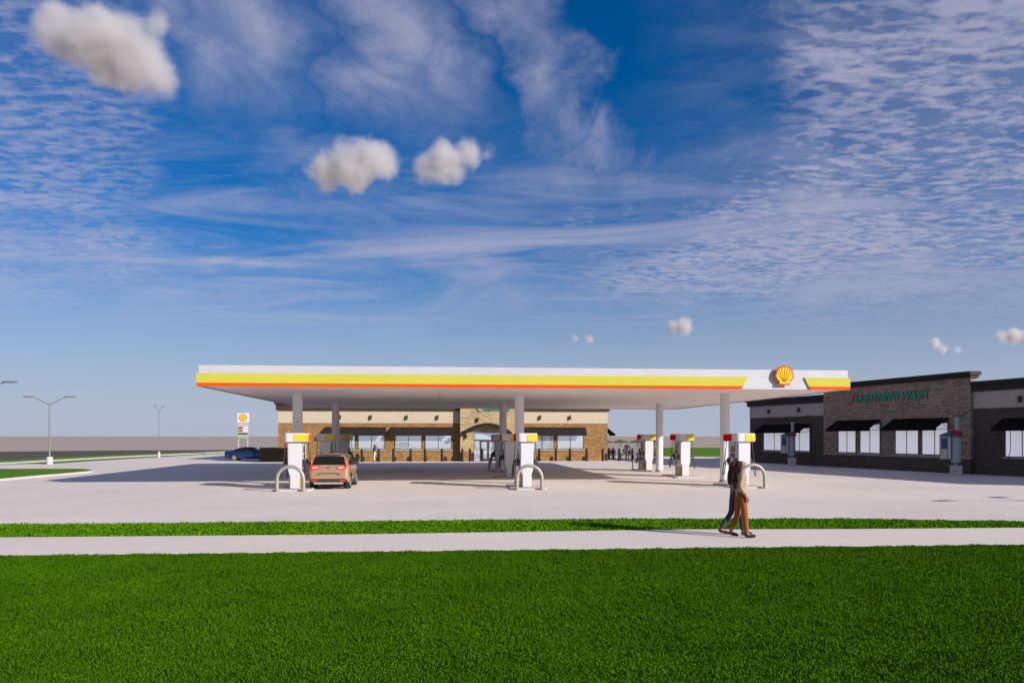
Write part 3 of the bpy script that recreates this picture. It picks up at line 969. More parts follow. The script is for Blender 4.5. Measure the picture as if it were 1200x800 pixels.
# ------------------------------------------------------------------ patio furniture
par = thing("parasol", "", "parasol")
b = MB()
n = 8
ring1 = [(1.0 * math.cos(2 * PI * i / n), 1.0 * math.sin(2 * PI * i / n), 1.74) for i in range(n)]
ring2 = [(0.97 * math.cos(2 * PI * i / n), 0.97 * math.sin(2 * PI * i / n), 1.70) for i in range(n)]
b.add([(0, 0, 2.02)] + ring1 + ring2 + [(0, 0, 1.97)], [(0, 1 + i, 1 + (i + 1) % n) for i in range(n)] + [(1 + i, n + 1 + i, n + 1 + (i + 1) % n, 1 + (i + 1) % n) for i in range(n)] + [(2 * n + 1, n + 1 + (i + 1) % n, n + 1 + i) for i in range(n)])
b.build("shade", "olive", par)
MB().cyl((0, 0, 0.03), (0, 0, 2.1), 0.04, n=12).build("pole", "olive_pole", par, smooth=True)
MB().lathe([(0.26, 0.0), (0.26, 0.05), (0.08, 0.09)], 20).build("base", "dark", par, smooth=True)
tab = thing("patio_table", "", "table")
MB().prism([(0.45 * math.cos(R(a)), 0.45 * math.sin(R(a))) for a in range(0, 360, 15)], 0.71, 0.74, "z").build("table_top", "table", tab)
for a in (45, 135, 225, 315):
    MB().tube([(0.12 * math.cos(R(a)), 0.12 * math.sin(R(a)), 0.705), (0.36 * math.cos(R(a)), 0.36 * math.sin(R(a)), 0.0)], 0.018, 8).build("leg", "dark", tab)
chr_ = thing("patio_chair", "", "chair")
MB().box(-0.22, 0.22, -0.22, 0.22, 0.43, 0.47).build("seat", "black", chr_, bevel=0.012)
MB().box(-0.22, 0.22, -0.25, -0.21, 0.56, 0.98).build("backrest", "black", chr_, bevel=0.012)
for x in (-0.19, 0.19):
    MB().tube([(x, 0.19, 0.43), (x, 0.21, 0.0)], 0.016, 8).build("leg", "black", chr_)
    MB().tube([(x, -0.23, 0.97), (x, -0.20, 0.43), (x, -0.25, 0.0)], 0.016, 8).build("leg", "black", chr_)
tbl = [(709.5, 3.5, "right against the store wall"), (727.5, 4.0, "behind the set back patio bollards"), (746.5, 4.2, "between the person in navy and the rear dispenser"), (766.0, 4.0, "hidden partly by the canopy column")]
fp = True
for px, dy, where in tbl:
    k = wall_x(SO, SA, px, dy)
    c = ORG + E1 * k + E2 * dy
    o = par if fp else copy_tree(par)
    place(o, c + E2 * 0.0, A1, f"olive patio parasol {where}", "olive parasols on the patio")
    o = tab if fp else copy_tree(tab)
    place(o, c + E1 * 0.02, A1 + 0.3, f"small round patio table {where}", "round patio tables")
    for j, (a, side) in enumerate(((210, "near side"), (330, "near end"), (60, "far side"))):
        o = chr_ if fp and j == 0 else copy_tree(chr_)
        q = c + Vector((0.78 * math.cos(R(a)), 0.78 * math.sin(R(a)), 0))
        place(o, q, R(a) + PI / 2, f"black chair, {side} of the table {where}", "black patio chairs")
    fp = False

# ------------------------------------------------------------------ light poles
lamp = thing("street_lamp", "", "street lamp")
MB().lathe([(0.25, 0.0), (0.25, 0.60), (0.23, 0.63)], 24).build("concrete_base", "kerb", lamp, smooth=True)
MB().lathe([(0.14, 0.631), (0.14, 0.66), (0.075, 0.70), (0.055, 5.06)], 16).build("pole", "lampgrey", lamp, smooth=True)
for s in (-1, 1):
    a = MB().tube([(0, 0, 5.0), (0.5 * s, 0, 5.24), (1.15 * s, 0, 5.58), (1.32 * s, 0, 5.64)], [0.04, 0.035, 0.03, 0.03], 10).build("arm", "lampgrey", lamp, smooth=True)
    MB().prism([(1.25 * s, -0.07), (1.55 * s, -0.14), (2.1 * s, -0.12), (2.15 * s, 0.0), (2.1 * s, 0.12), (1.55 * s, 0.14), (1.25 * s, 0.07)], 5.62, 5.72, "z").build("lamp_head", "lampgrey", a, bevel=0.02)
for i, (p, rz, lab) in enumerate((((-38.9, 64.6, 0), 0.05, "grey double arm street lamp on concrete base, standing alone against the plain"),
                                  ((-32.4, 46.9, 0), 0.05, "cut off street lamp, only the tip of one arm and head showing"),
                                  ((-38.9, 84.6, 0), 1.56, "distant thin street lamp with arms nearly end on"),
                                  ((29.3, 20.2, 0), math.atan2(1.3, 2.4), "double arm street lamp past the frame edge, throwing its shadow on the concrete"))):
    o = lamp if i == 0 else copy_tree(lamp)
    place(o, p, rz, lab, "double arm street lamps round the lot")
    if "distant" in lab:
        o.scale = (0.55, 0.55, 1.0)      # a slimmer pole with shorter arms

# ------------------------------------------------------------------ price sign
pp = G(285, 532.2)
sg = thing("price_sign", "tall white price sign on two legs with shell emblem and coloured price rows", "sign", pp, R(10))
k = pp.y / F
zt = H + (511 - 483.8) * k
w = 13.2 * k / 2
for s in (-1, 1):
    MB().box(s * w * 0.78 - 0.06, s * w * 0.78 + 0.06, -0.06, 0.06, 0.0, H + (511 - 494.5) * k).build("leg", "taupe", sg)
cab = MB().box(-w, w, -0.15, 0.15, H + (511 - 495.2) * k, zt).build("sign_cabinet", "white", sg, bevel=0.02)
emblem("emblem", sg, (0.0, -0.151, H + (511 - 489.3) * k), 9.0 * k, 0.03)
pc = MB().box(-w * 0.86, w * 0.86, -0.10, 0.10, H + (511 - 513.6) * k, H + (511 - 496.2) * k).build("price_cabinet", "taupe", sg)
for nm, mt, x0, x1, y0, y1 in (("red_price_row", "red", -0.8, -0.08, 499.9, 502.2), ("white_price_field", "white", 0.0, 0.8, 499.9, 502.2), ("green_price_row", "price_green", -0.8, -0.08, 503.2, 505.6), ("white_price_field", "white", 0.0, 0.8, 503.2, 505.6), ("brown_row", "cornice", -0.8, 0.8, 507.2, 509.0), ("mint_row", "mint", -0.84, 0.84, 510.6, 513.2)):
    MB().box(x0 * w, x1 * w, -0.125, -0.101, H + (511 - y1) * k, H + (511 - y0) * k).build(nm, mt, pc)

# ------------------------------------------------------------------ slatted enclosure at the end of the store
ep = G(305.5, 541.3)
en = thing("bin_enclosure", "low dark brown slatted enclosure between the blue car and the store corner", "enclosure", ep, A1)
L = 2.15
for nm, x0, x1, y0, y1 in (("front_panel", 0, L * 0.46, 0, 0.06), ("front_panel", L * 0.48, L, 0.25, 0.31), ("side_panel", 0, 0.06, 0.062, 2.4), ("side_panel", L - 0.06, L, 0.312, 2.4), ("back_panel", 0.0, L, 2.402, 2.46)):
    b = MB()
    ln = max(x1 - x0, y1 - y0)
    n = max(2, int(ln / 0.16))
    for i in range(n):
        if x1 - x0 > y1 - y0:
            b.box(x0 + ln * i / n, x0 + ln * (i + 1) / n - 0.012, y0, y1, 0.05, 1.30)
        else:
            b.box(x0, x1, y0 + ln * i / n, y0 + ln * (i + 1) / n - 0.012, 0.05, 1.30)
    if x1 - x0 > y1 - y0:
        b.box(x0, x1, y1 + 0.001, y1 + 0.05, 0.25, 0.35).box(x0, x1, y1 + 0.001, y1 + 0.05, 0.95, 1.05)
    b.build(nm, "fence", en)
for x, y in ((-0.05, 0.03), (L * 0.47, 0.14), (L + 0.05, 0.28)):
    MB().box(x - 0.05, x + 0.05, y - 0.05, y + 0.05, 0, 1.36).build("post", "fence", en)
MB().box(0.065, L - 0.065, 0.32, 2.395, 1.20, 1.24).build("cover", "fence", en)

# ------------------------------------------------------------------ vacuum stations
vac = thing("vacuum_station", "", "vacuum station")
MB().box(-0.27, 0.27, -0.27, 0.27, 0.0, 0.62).build("concrete_base", "kerb", vac, bevel=0.02)
MB().lathe([(0.12, 0.62), (0.12, 0.72), (0.27, 0.80), (0.27, 2.30), (0.24, 2.34)], 28).build("canister", "vac_grey", vac, smooth=True)
hd = MB()
prof = [(0.34, 2.345), (0.35, 2.46), (0.30, 2.60), (0.16, 2.70), (0.02, 2.72)]
hd.lathe(prof, 28).build("hood", "maroon", vac, smooth=True)
cp = MB().box(-0.86, -0.30, -0.16, 0.14, 0.98, 2.34).build("control_box", "vac_grey", vac, bevel=0.02)
MB().box(-0.83, -0.50, -0.175, -0.161, 1.62, 2.26).build("display", "vac_blue", cp)
MB().box(-0.83, -0.54, -0.175, -0.161, 1.00, 1.56).build("lower_panel", "vac_panel", cp)
MB().box(-0.46, -0.33, -0.175, -0.161, 1.00, 2.26).build("side_panel", "vac_panel", cp)
MB().prism([(-0.88, 2.345), (-0.315, 2.345), (-0.315, 2.60), (-0.55, 2.57), (-0.80, 2.46)], -0.2, 0.2, "y").build("side_hood", "teal", vac)
ps = MB().lathe([(0.13, 2.60), (0.13, 3.25), (0.17, 3.35), (0.17, 3.45), (0.10, 3.50)], 20, (0.08, 0.05)).build("upper_post", "vac_grey", vac, smooth=True)
MB().tube([(0.08, 0.05, 3.45), (0.35, 0, 3.62), (0.45, 0, 3.45), (0.38, 0, 3.32)], 0.022, 8).build("hook", "frame", vac, smooth=True)
MB().tube([(0.08, 0.05, 3.45), (-0.25, 0, 3.75), (-0.62, 0, 3.85), (-0.70, 0, 3.6), (-0.68, -0.02, 3.3)], 0.022, 8).build("hook", "frame", vac, smooth=True)
pts = [(0.08, 0.05, 3.3), (0.5, 0.0, 3.75), (1.1, -0.08, 3.98), (1.75, -0.15, 3.95), (2.35, -0.2, 3.55), (2.72, -0.22, 2.9), (2.80, -0.22, 2.2), (2.78, -0.22, 1.5), (2.68, -0.2, 1.1)]
P_ = [Vector(p) for p in pts]
pts = []
for i in range(len(P_) - 1):
    q0, q1, q2, q3 = P_[max(i - 1, 0)], P_[i], P_[i + 1], P_[min(i + 2, len(P_) - 1)]
    for k in range(6):
        t = k / 6
        pts.append(0.5 * ((2 * q1) + (q2 - q0) * t + (2 * q0 - 5 * q1 + 4 * q2 - q3) * t * t + (3 * q1 - q0 - 3 * q2 + q3) * t ** 3))
pts.append(P_[-1])
MB().tube(pts, 0.020, 8).build("hose", "frame", vac, smooth=True)
MB().tube([(2.69, -0.2, 1.12), (2.62, -0.2, 0.8)], [0.03, 0.045], 8).build("nozzle", "black", vac, smooth=True)
VZ = R(-15)
place(vac, G(1120.3, 557.2), VZ, "vacuum station with maroon and teal hood before the last stone pier of the car wash", "vacuum stations before the car wash")
v2 = copy_tree(vac)
place(v2, G(928, 545.2), VZ + 0.2, "smaller looking vacuum station before the brick wing of the car wash", "vacuum stations before the car wash")


# ------------------------------------------------------------------ vehicles
def car(name, label, cat, spec, paint, loc, rz):
    """lofted body: nose towards +y, tail at y = 0"""
    root = thing(name, label, cat, loc, rz)
    Lc = spec["L"]
    ys = np.unique(np.concatenate([np.linspace(0, Lc, 90), np.linspace(0, 0.6, 30), np.linspace(Lc - 0.5, Lc, 20)]))

    def prm(key, y):
        k = np.array(spec[key])
        return np.interp(y, k[:, 0], k[:, 1])

    def sm(key, y):
        return sum(prm(key, np.clip(y + d, 0, Lc)) * w for d, w in ((-0.07, 0.2), (-0.035, 0.2), (0, 0.2), (0.035, 0.2), (0.07, 0.2))) if 0.1 < y < Lc - 0.1 else prm(key, y)

    wr = spec["wr"]

    def ring(y):
        hw, zb, zm, zt_, ht = (float(sm(k_, y)) for k_ in ("hw", "zb", "zm", "zt", "ht"))
        zm = min(zm, zt_ - 0.03)
        ar = zb
        for wy in spec["wy"]:
            d = abs(y - wy)
            Rr = wr + 0.06
            if d < Rr:
                ar = max(ar, wr + math.sqrt(Rr * Rr - d * d))
        ar = min(ar, zm - 0.12)
        g = zt_ - zm
        pts = [(0.0, ar), (hw - 0.26, ar), (hw * 0.955, ar), (hw * 0.985, ar + 0.04), (hw, ar + 0.5 * (zm - ar)), (hw * 0.985, zm - 0.05), (hw * 0.955, zm),
               (hw * 0.955 + (ht - hw * 0.955) * 0.40, zm + g * 0.42), (hw * 0.955 + (ht - hw * 0.955) * 0.85, zm + g * 0.82), (ht * 0.93, zm + g * 0.955), (ht * 0.62, zt_ - 0.006 * min(1, g * 5)), (0.0, zt_ + 0.012 * min(1, g * 3))]
        return pts

    rings = [ring(float(y)) for y in ys]
    n = len(rings[0])
    vs, fs = [], []
    for y, rg in zip(ys, rings):
        full = rg + [(-x, z) for x, z in reversed(rg[1:-1])]
        vs += [(x, float(y), z) for x, z in full]
    m = 2 * n - 2
    for i in range(len(ys) - 1):
        for k_ in range(m):
            fs.append((i * m + k_, i * m + (k_ + 1) % m, (i + 1) * m + (k_ + 1) % m, (i + 1) * m + k_))
    fs += [tuple(range(m)), tuple(range((len(ys) - 1) * m, len(ys) * m))]
    body = MB().add(vs, fs).build("body", paint, root, smooth=True)

    def S(y, s, side=1, off=0.0):
        rg = ring(y)
        i = min(int(s), n - 2)
        f = s - i
        x = rg[i][0] * (1 - f) + rg[i + 1][0] * f
        z = rg[i][1] * (1 - f) + rg[i + 1][1] * f
        e_ = 0.02
        rg2 = ring(min(y + e_, Lc))
        dx, dz = rg[i + 1][0] - rg[i][0], rg[i + 1][1] - rg[i][1]
        tv = Vector((dx, 0, dz)).normalized()
        ty = Vector(((rg2[i][0] * (1 - f) + rg2[i + 1][0] * f) - x, min(y + e_, Lc) - y + 1e-6, (rg2[i][1] * (1 - f) + rg2[i + 1][1] * f) - z)).normalized()
        nn = ty.cross(tv)
        if nn.length > 1e-6:
            nn.normalize()
        if nn.x < 0 or (abs(nn.x) < 0.2 and nn.z < 0):
            nn = -nn
        p = Vector((x, y, z)) + nn * off
        return Vector((p.x * side, p.y, p.z))

    def patch(nm, mat, yA, yB, yC, yD, s0, s1, side, off=0.008, nu=14, nv=5, parent=root):
        """panel on the side: bottom edge yA..yB, top edge yD..yC"""
        b_ = MB()
        for j in range(nv + 1):
            t_ = j / nv
            for i in range(nu + 1):
                u_ = i / nu
                y0 = yA + (yD - yA) * t_
                y1 = yB + (yC - yB) * t_
                b_.v.append(tuple(S(y0 + (y1 - y0) * u_, s0 + (s1 - s0) * t_, side, off)))
        for j in range(nv):
            for i in range(nu):
                a_ = j * (nu + 1) + i
                b_.f.append((a_, a_ + 1, a_ + nu + 2, a_ + nu + 1))
        return b_.build(nm, mat, parent, smooth=True)

    def screen(nm, y0, y1, s0=8.4):
        b_ = MB()
        nu, nv = 12, 8
        for j in range(nv + 1):
            y = y0 + (y1 - y0) * j / nv
            row = [S(y, s0 + (n - 1 - s0 - 0.001) * i / nu, 1, 0.0) for i in range(nu + 1)]
            row = [Vector((-p.x, p.y, p.z)) for p in row] + list(reversed(row))[1:]
            y_t = S(min(y + 0.02, Lc), n - 1.001).z - S(y, n - 1.001).z
            nv_ = Vector((0, -y_t, 0.02)).normalized()
            b_.v += [tuple(p + nv_ * 0.008) for p in row]
        w_ = 2 * nu + 1
        for j in range(nv):
            for i in range(w_ - 1):
                a_ = j * w_ + i
                b_.f.append((a_, a_ + 1, a_ + w_ + 1, a_ + w_))
        return b_.build(nm, "car_glass", root, smooth=True)

    screen("rear_window", *spec["rear_glass"])
    screen("windscreen", *spec["front_glass"])
    for side in (-1, 1):
        for q_ in spec["side_glass"]:
            patch("side_window", "car_glass", *q_, 6.15, 8.5, side)
        if "cladding" in spec:
            pass
        for y in spec["handles"]:
            p = S(y, 5.0, side, 0.01)
            MB().box(p.x - 0.012, p.x + 0.012, p.y - 0.09, p.y + 0.09, p.z - 0.015, p.z + 0.015).build("door_handle", paint, root, bevel=0.005)
        my = spec["mirror"]
        p = S(my, 6.3, side, 0.0)
        MB().box(p.x + (0.03 if side > 0 else -0.21), p.x + (0.21 if side > 0 else -0.03), p.y - 0.05, p.y + 0.06, p.z, p.z + 0.14).tube([(p.x - 0.05 * side, p.y, p.z), (p.x + 0.08 * side, p.y, p.z + 0.05)], 0.025, 6).build("mirror", "trim", root, bevel=0.02)
        # wheels
        for wy in spec["wy"]:
            hwv = float(prm("hw", wy))
            xo = hwv - 0.005
            wv = MB()
            c0 = (xo - 0.22, xo)
            prof = [(wr * 0.62, c0[0]), (wr * 0.93, c0[0]), (wr, c0[0] + 0.035), (wr, c0[1] - 0.035), (wr * 0.93, c0[1]), (wr * 0.66, c0[1] - 0.012), (wr * 0.62, c0[1] - 0.05)]
            nseg = 36
            vsw, fsw = [], []
            for r_, x_ in prof:
                for kk in range(nseg):
                    tt = 2 * PI * kk / nseg
                    vsw.append((side * x_, wy + r_ * math.cos(tt), wr + r_ * math.sin(tt)))
            for i in range(len(prof) - 1):
                for kk in range(nseg):
                    fsw.append((i * nseg + kk, i * nseg + (kk + 1) % nseg, (i + 1) * nseg + (kk + 1) % nseg, (i + 1) * nseg + kk))
            wh = MB().add(vsw, fsw).build("wheel", "tyre", root, smooth=True)
            rb = MB()
            rb.cyl((side * (xo - 0.20), wy, wr), (side * (xo - 0.075), wy, wr), wr * 0.60, n=28)
            rb.build("brake_disc", "dark", wh)
            rb = MB()
            xs = side * (xo - 0.03)
            for kk in range(5):
                for dd in (-0.13, 0.13):
                    tt = 2 * PI * kk / 5 + dd
                    rb.tube([(xs - side * 0.005, wy + 0.05 * math.cos(tt), wr + 0.05 * math.sin(tt)), (xs, wy + wr * 0.61 * math.cos(tt), wr + wr * 0.61 * math.sin(tt))], [0.028, 0.02], 6)
            rb.cyl((xs - side * 0.02, wy, wr), (xs + side * 0.006, wy, wr), 0.07, n=16)
            rb.tube([(xs - side * 0.01, wy + wr * 0.625 * math.cos(2 * PI * kk / 32), wr + wr * 0.625 * math.sin(2 * PI * kk / 32)) for kk in range(33)], 0.018, 6)
            rb.build("rim", "rim", wh, smooth=True)
            # arch lip
            lip = MB()
            lp = []
            for kk in range(0, 25):
                tt = PI * kk / 24
                Rr = wr + 0.065
                yv, zv = wy + Rr * math.cos(tt), wr + Rr * math.sin(tt)
                lp.append((side * (hwv * 0.985), yv, max(zv, 0.2)))
            lip.tube(lp, 0.03, 6).build("arch_trim", "trim" if spec["clad"] else paint, root, smooth=True)
            # liner so that one does not look through the car
            MB().cyl((side * (hwv - 0.27), wy, wr), (side * (hwv - 0.30), wy, wr), wr + 0.05, n=24).build("arch_liner", "black", root)
        if spec["clad"]:
            b_ = MB()
            y0, y1 = spec["wy"][0] + wr + 0.06, spec["wy"][1] - wr - 0.06
            xs = float(prm("hw", (y0 + y1) / 2))
            b_.box(side * xs - 0.03, side * xs + 0.012 if side > 0 else side * xs + 0.03, y0, y1, float(prm("zb", 2)) - 0.02, float(prm("zb", 2)) + 0.13) if side > 0 else b_.box(side * xs - 0.012, side * xs + 0.03, y0, y1, float(prm("zb", 2)) - 0.02, float(prm("zb", 2)) + 0.13)
            b_.build("sill_cladding", "trim", root, bevel=0.01)
    return root, S, body


suv_spec = dict(L=4.35, wr=0.335, wy=(0.80, 3.38), clad=True,
                hw=[(0, 0.76), (0.03, 0.82), (0.10, 0.865), (0.3, 0.885), (3.6, 0.885), (4.0, 0.83), (4.25, 0.70), (4.35, 0.60)],
                zb=[(0, 0.40), (0.25, 0.33), (0.5, 0.28), (3.9, 0.26), (4.35, 0.36)],
                zm=[(0, 0.99), (1.2, 1.03), (3.3, 0.97), (4.0, 0.86), (4.35, 0.72)],
                zt=[(0, 1.03), (0.05, 1.06), (0.40, 1.46), (0.52, 1.535), (0.8, 1.555), (1.7, 1.58), (2.4, 1.54), (2.65, 1.49), (3.35, 1.05), (3.9, 0.97), (4.2, 0.86), (4.35, 0.74)],
                ht=[(0, 0.72), (0.1, 0.72), (0.45, 0.645), (2.4, 0.64), (3.3, 0.72), (4.35, 0.52)],
                rear_glass=(0.075, 0.42), front_glass=(2.66, 3.28),
                side_glass=[(0.62, 1.02, 0.98, 0.80), (1.08, 1.92, 1.88, 1.04), (1.98, 2.95, 2.52, 1.94)],
                handles=(1.20, 2.15), mirror=2.80)
sp_ = CP(u_at(384.8, 0.65), 0.65)
suv, S, sb = car("crossover", "copper coloured crossover with red tail lamps parked beside the front dispenser", "car", suv_spec, "car_orange", sp_, A1)
# tail details
for s in (-1, 1):
    poly = [(0.36, 1.005), (0.38, 0.925), (0.58, 0.905), (0.66, 0.88), (0.775, 0.905), (0.79, 0.99), (0.775, 1.045), (0.70, 1.012)]
    tl = MB().prism([(x * s, z) for x, z in poly], -0.035, 0.05, "y").build("tail_lamp", "tail", suv, bevel=0.008)
    poly = [(0.42, 0.985), (0.44, 0.945), (0.60, 0.935), (0.69, 0.95), (0.70, 0.985)]
    MB().prism([(x * s, z) for x, z in poly], -0.046, -0.036, "y").build("clear_lens", "tail_clear", tl)
    MB().tube([(0.765 * s, 0.0, 1.04), (0.70 * s, 0.17, 1.22), (0.665 * s, 0.34, 1.42)], [0.035, 0.022, 0.014], 8).build("pillar_lamp", "tail", suv, smooth=True)
    MB().box(min(0.50 * s, 0.74 * s), max(0.50 * s, 0.74 * s), -0.062, -0.052, 0.375, 0.435).build("reflector", "tail", suv)
    MB().tube([(0.60 * s, 0.75, 1.57), (0.60 * s, 0.85, 1.605), (0.595 * s, 1.6, 1.625), (0.60 * s, 2.2, 1.585), (0.60 * s, 2.3, 1.555)], 0.018, 8).build("roof_rail", "trim", suv, smooth=True)
    MB().tube([(0.50 * s, -0.02, 0.29), (0.50 * s, 0.2, 0.29)], 0.035, 10).build("exhaust", "dark", suv)
MB().box(-0.74, 0.74, -0.012, 0.02, 0.62, 0.86).build("tailgate_panel", "car_orange", suv, bevel=0.012)
MB().prism([(-0.40, 0.735), (0.40, 0.735), (0.52, 0.66), (0.44, 0.66), (0.36, 0.705), (-0.36, 0.705), (-0.44, 0.66), (-0.52, 0.66)], -0.03, -0.012, "y").build("tailgate_crease", "trim", suv)
MB().prism([(-0.82, 0.36), (-0.80, 0.47), (0.80, 0.47), (0.82, 0.36), (0.70, 0.33), (-0.70, 0.33)], -0.05, 0.10, "y").build("bumper", "trim", suv, bevel=0.02)
MB().prism([(-0.66, 0.33), (0.66, 0.33), (0.60, 0.25), (-0.60, 0.25)], -0.045, 0.12, "y").build("skid_plate", "silver", suv, bevel=0.01)
MB().box(-0.76, 0.76, -0.03, 0.06, 0.475, 0.60).build("bumper_cover", "car_orange", suv, bevel=0.025)
MB().prism([(-0.025, 0.955), (0.025, 0.955), (0.045, 1.0), (0.0, 0.98), (-0.045, 1.0)], -0.03, -0.001, "y").build("emblem", "dark", suv)
MB().box(-0.36, 0.36, -0.025, 0.0, 1.01, 1.03).build("chrome_strip", "silver", suv)
MB().tube([(0.05, 0.055, 1.075), (0.02, 0.10, 1.14), (-0.3, 0.09, 1.12)], 0.010, 6).build("rear_wiper", "black", suv)
MB().prism([(0.40, 1.555), (0.36, 1.535), (0.60, 1.545), (0.66, 1.575)], -0.60, 0.60, "x").build("spoiler", "car_orange", suv, bevel=0.008)
MB().tube([(0, 0.85, 1.57), (0, 0.78, 1.63), (0, 0.76, 1.66)], [0.03, 0.018, 0.008], 8).build("antenna", "trim", suv)

sed_spec = dict(L=4.55, wr=0.32, wy=(0.92, 3.62), clad=False,
                hw=[(0, 0.70), (0.05, 0.78), (0.2, 0.86), (0.6, 0.895), (3.7, 0.895), (4.2, 0.83), (4.45, 0.70), (4.55, 0.6)],
                zb=[(0, 0.34), (0.4, 0.22), (4.0, 0.20), (4.55, 0.28)],
                zm=[(0, 0.86), (0.6, 0.92), (2.6, 0.88), (3.6, 0.80), (4.3, 0.68), (4.55, 0.56)],
                zt=[(0, 0.90), (0.15, 0.945), (0.55, 0.97), (1.35, 1.26), (1.75, 1.335), (2.2, 1.345), (2.55, 1.31), (3.35, 0.93), (4.0, 0.84), (4.4, 0.70), (4.55, 0.60)],
                ht=[(0, 0.64), (0.55, 0.68), (1.3, 0.60), (2.4, 0.60), (3.3, 0.70), (4.55, 0.5)],
                rear_glass=(0.62, 1.38), front_glass=(2.56, 3.28),
                side_glass=[(0.95, 1.62, 1.60, 1.28), (1.68, 2.95, 2.50, 1.66)],
                handles=(1.55, 2.25), mirror=2.82)
cpz = G(260.2, 540.0)
sed, S2, sb2 = car("sedan", "dark blue sedan parked broadside beyond the canopy shadow", "car", sed_spec, "car_blue", cpz + Vector((0.1, 0.9, 0)), A1 - PI / 2)
for s in (-1, 1):
    MB().box(min(0.40 * s, 0.72 * s), max(0.40 * s, 0.72 * s), -0.02, 0.12, 0.68, 0.80).build("tail_lamp", "tail", sed, bevel=0.015)
    MB().box(min(0.38 * s, 0.66 * s), max(0.38 * s, 0.66 * s), 4.36, 4.50, 0.55, 0.64).build("headlight", "tail_clear", sed, bevel=0.015)
MB().box(-0.70, 0.70, -0.03, 0.08, 0.34, 0.54).build("bumper", "car_blue", sed, bevel=0.03)
MB().box(-0.26, 0.26, -0.045, -0.031, 0.40, 0.51).build("number_plate", "white", sed)


# ------------------------------------------------------------------ people
def skin_obj(name, chains, mat, parent, sub=2, root=0):
    """continuous limb surface grown round a skeleton; chains = lists of (point, radius) that share points by equality"""
    pts, rad, idx, edges = [], [], {}, []
    for ch in chains:
        prev = None
        for p, r in ch:
            key = tuple(round(c, 4) for c in p)
            if key not in idx:
                idx[key] = len(pts)
                pts.append(p)
                rad.append(r)
            i = idx[key]
            if prev is not None and prev != i:
                edges.append((prev, i))
            prev = i
    me = bpy.data.meshes.new(name)
    me.from_pydata([tuple(p) for p in pts], edges, [])
    sv = me.skin_vertices.new(name="Skin") if hasattr(me.skin_vertices, "new") else None
    o = bpy.data.objects.new(name, me)
    COL.objects.link(o)
    o.parent = parent
    mod = o.modifiers.new("skin", "SKIN")
    mod.use_smooth_shade = True
    mod.branch_smoothing = 0.4
    lay = me.skin_vertices[0].data if len(me.skin_vertices) else None
    if lay:
        for i, r in enumerate(rad):
            lay[i].radius = (r, r) if not isinstance(r, tuple) else r
            lay[i].use_root = (i == root)
    s = o.modifiers.new("smooth", "SUBSURF")
    s.levels = sub
    s.render_levels = sub
    me.materials.append(M[mat])
    return o


def hand(wrist, d, palm_n, s):
    """palm, four unequal fingers and a thumb as chains that start at the wrist; d is the direction of the fingers"""
    d = Vector(d).normalized()
    w = Vector(palm_n).cross(d).normalized()
    curl = Vector(palm_n).normalized()
    wr_ = Vector(wrist)
    palm = wr_ + d * 0.055
    ch = [[(wrist, 0.024), (tuple(palm), 0.030)]]
    for i, (off, ln) in enumerate(((-0.030, 0.070), (-0.010, 0.080), (0.010, 0.075), (0.029, 0.058))):
        k = palm + d * 0.035 + w * off
        m1 = k + d * ln * 0.45 + curl * ln * 0.12
        m2 = k + d * ln * 0.80 + curl * ln * 0.38
        ch.append([(tuple(palm), 0.030), (tuple(k), 0.0105), (tuple(m1), 0.0095), (tuple(m2), 0.0080)])
    tb = wr_ + d * 0.030 - w * 0.034
    ch.append([(tuple(palm), 0.030), (tuple(tb), 0.012), (tuple(tb + d * 0.035 - w * 0.012 + curl * 0.012), 0.010), (tuple(tb + d * 0.058 - w * 0.010 + curl * 0.024), 0.008)])
    return ch


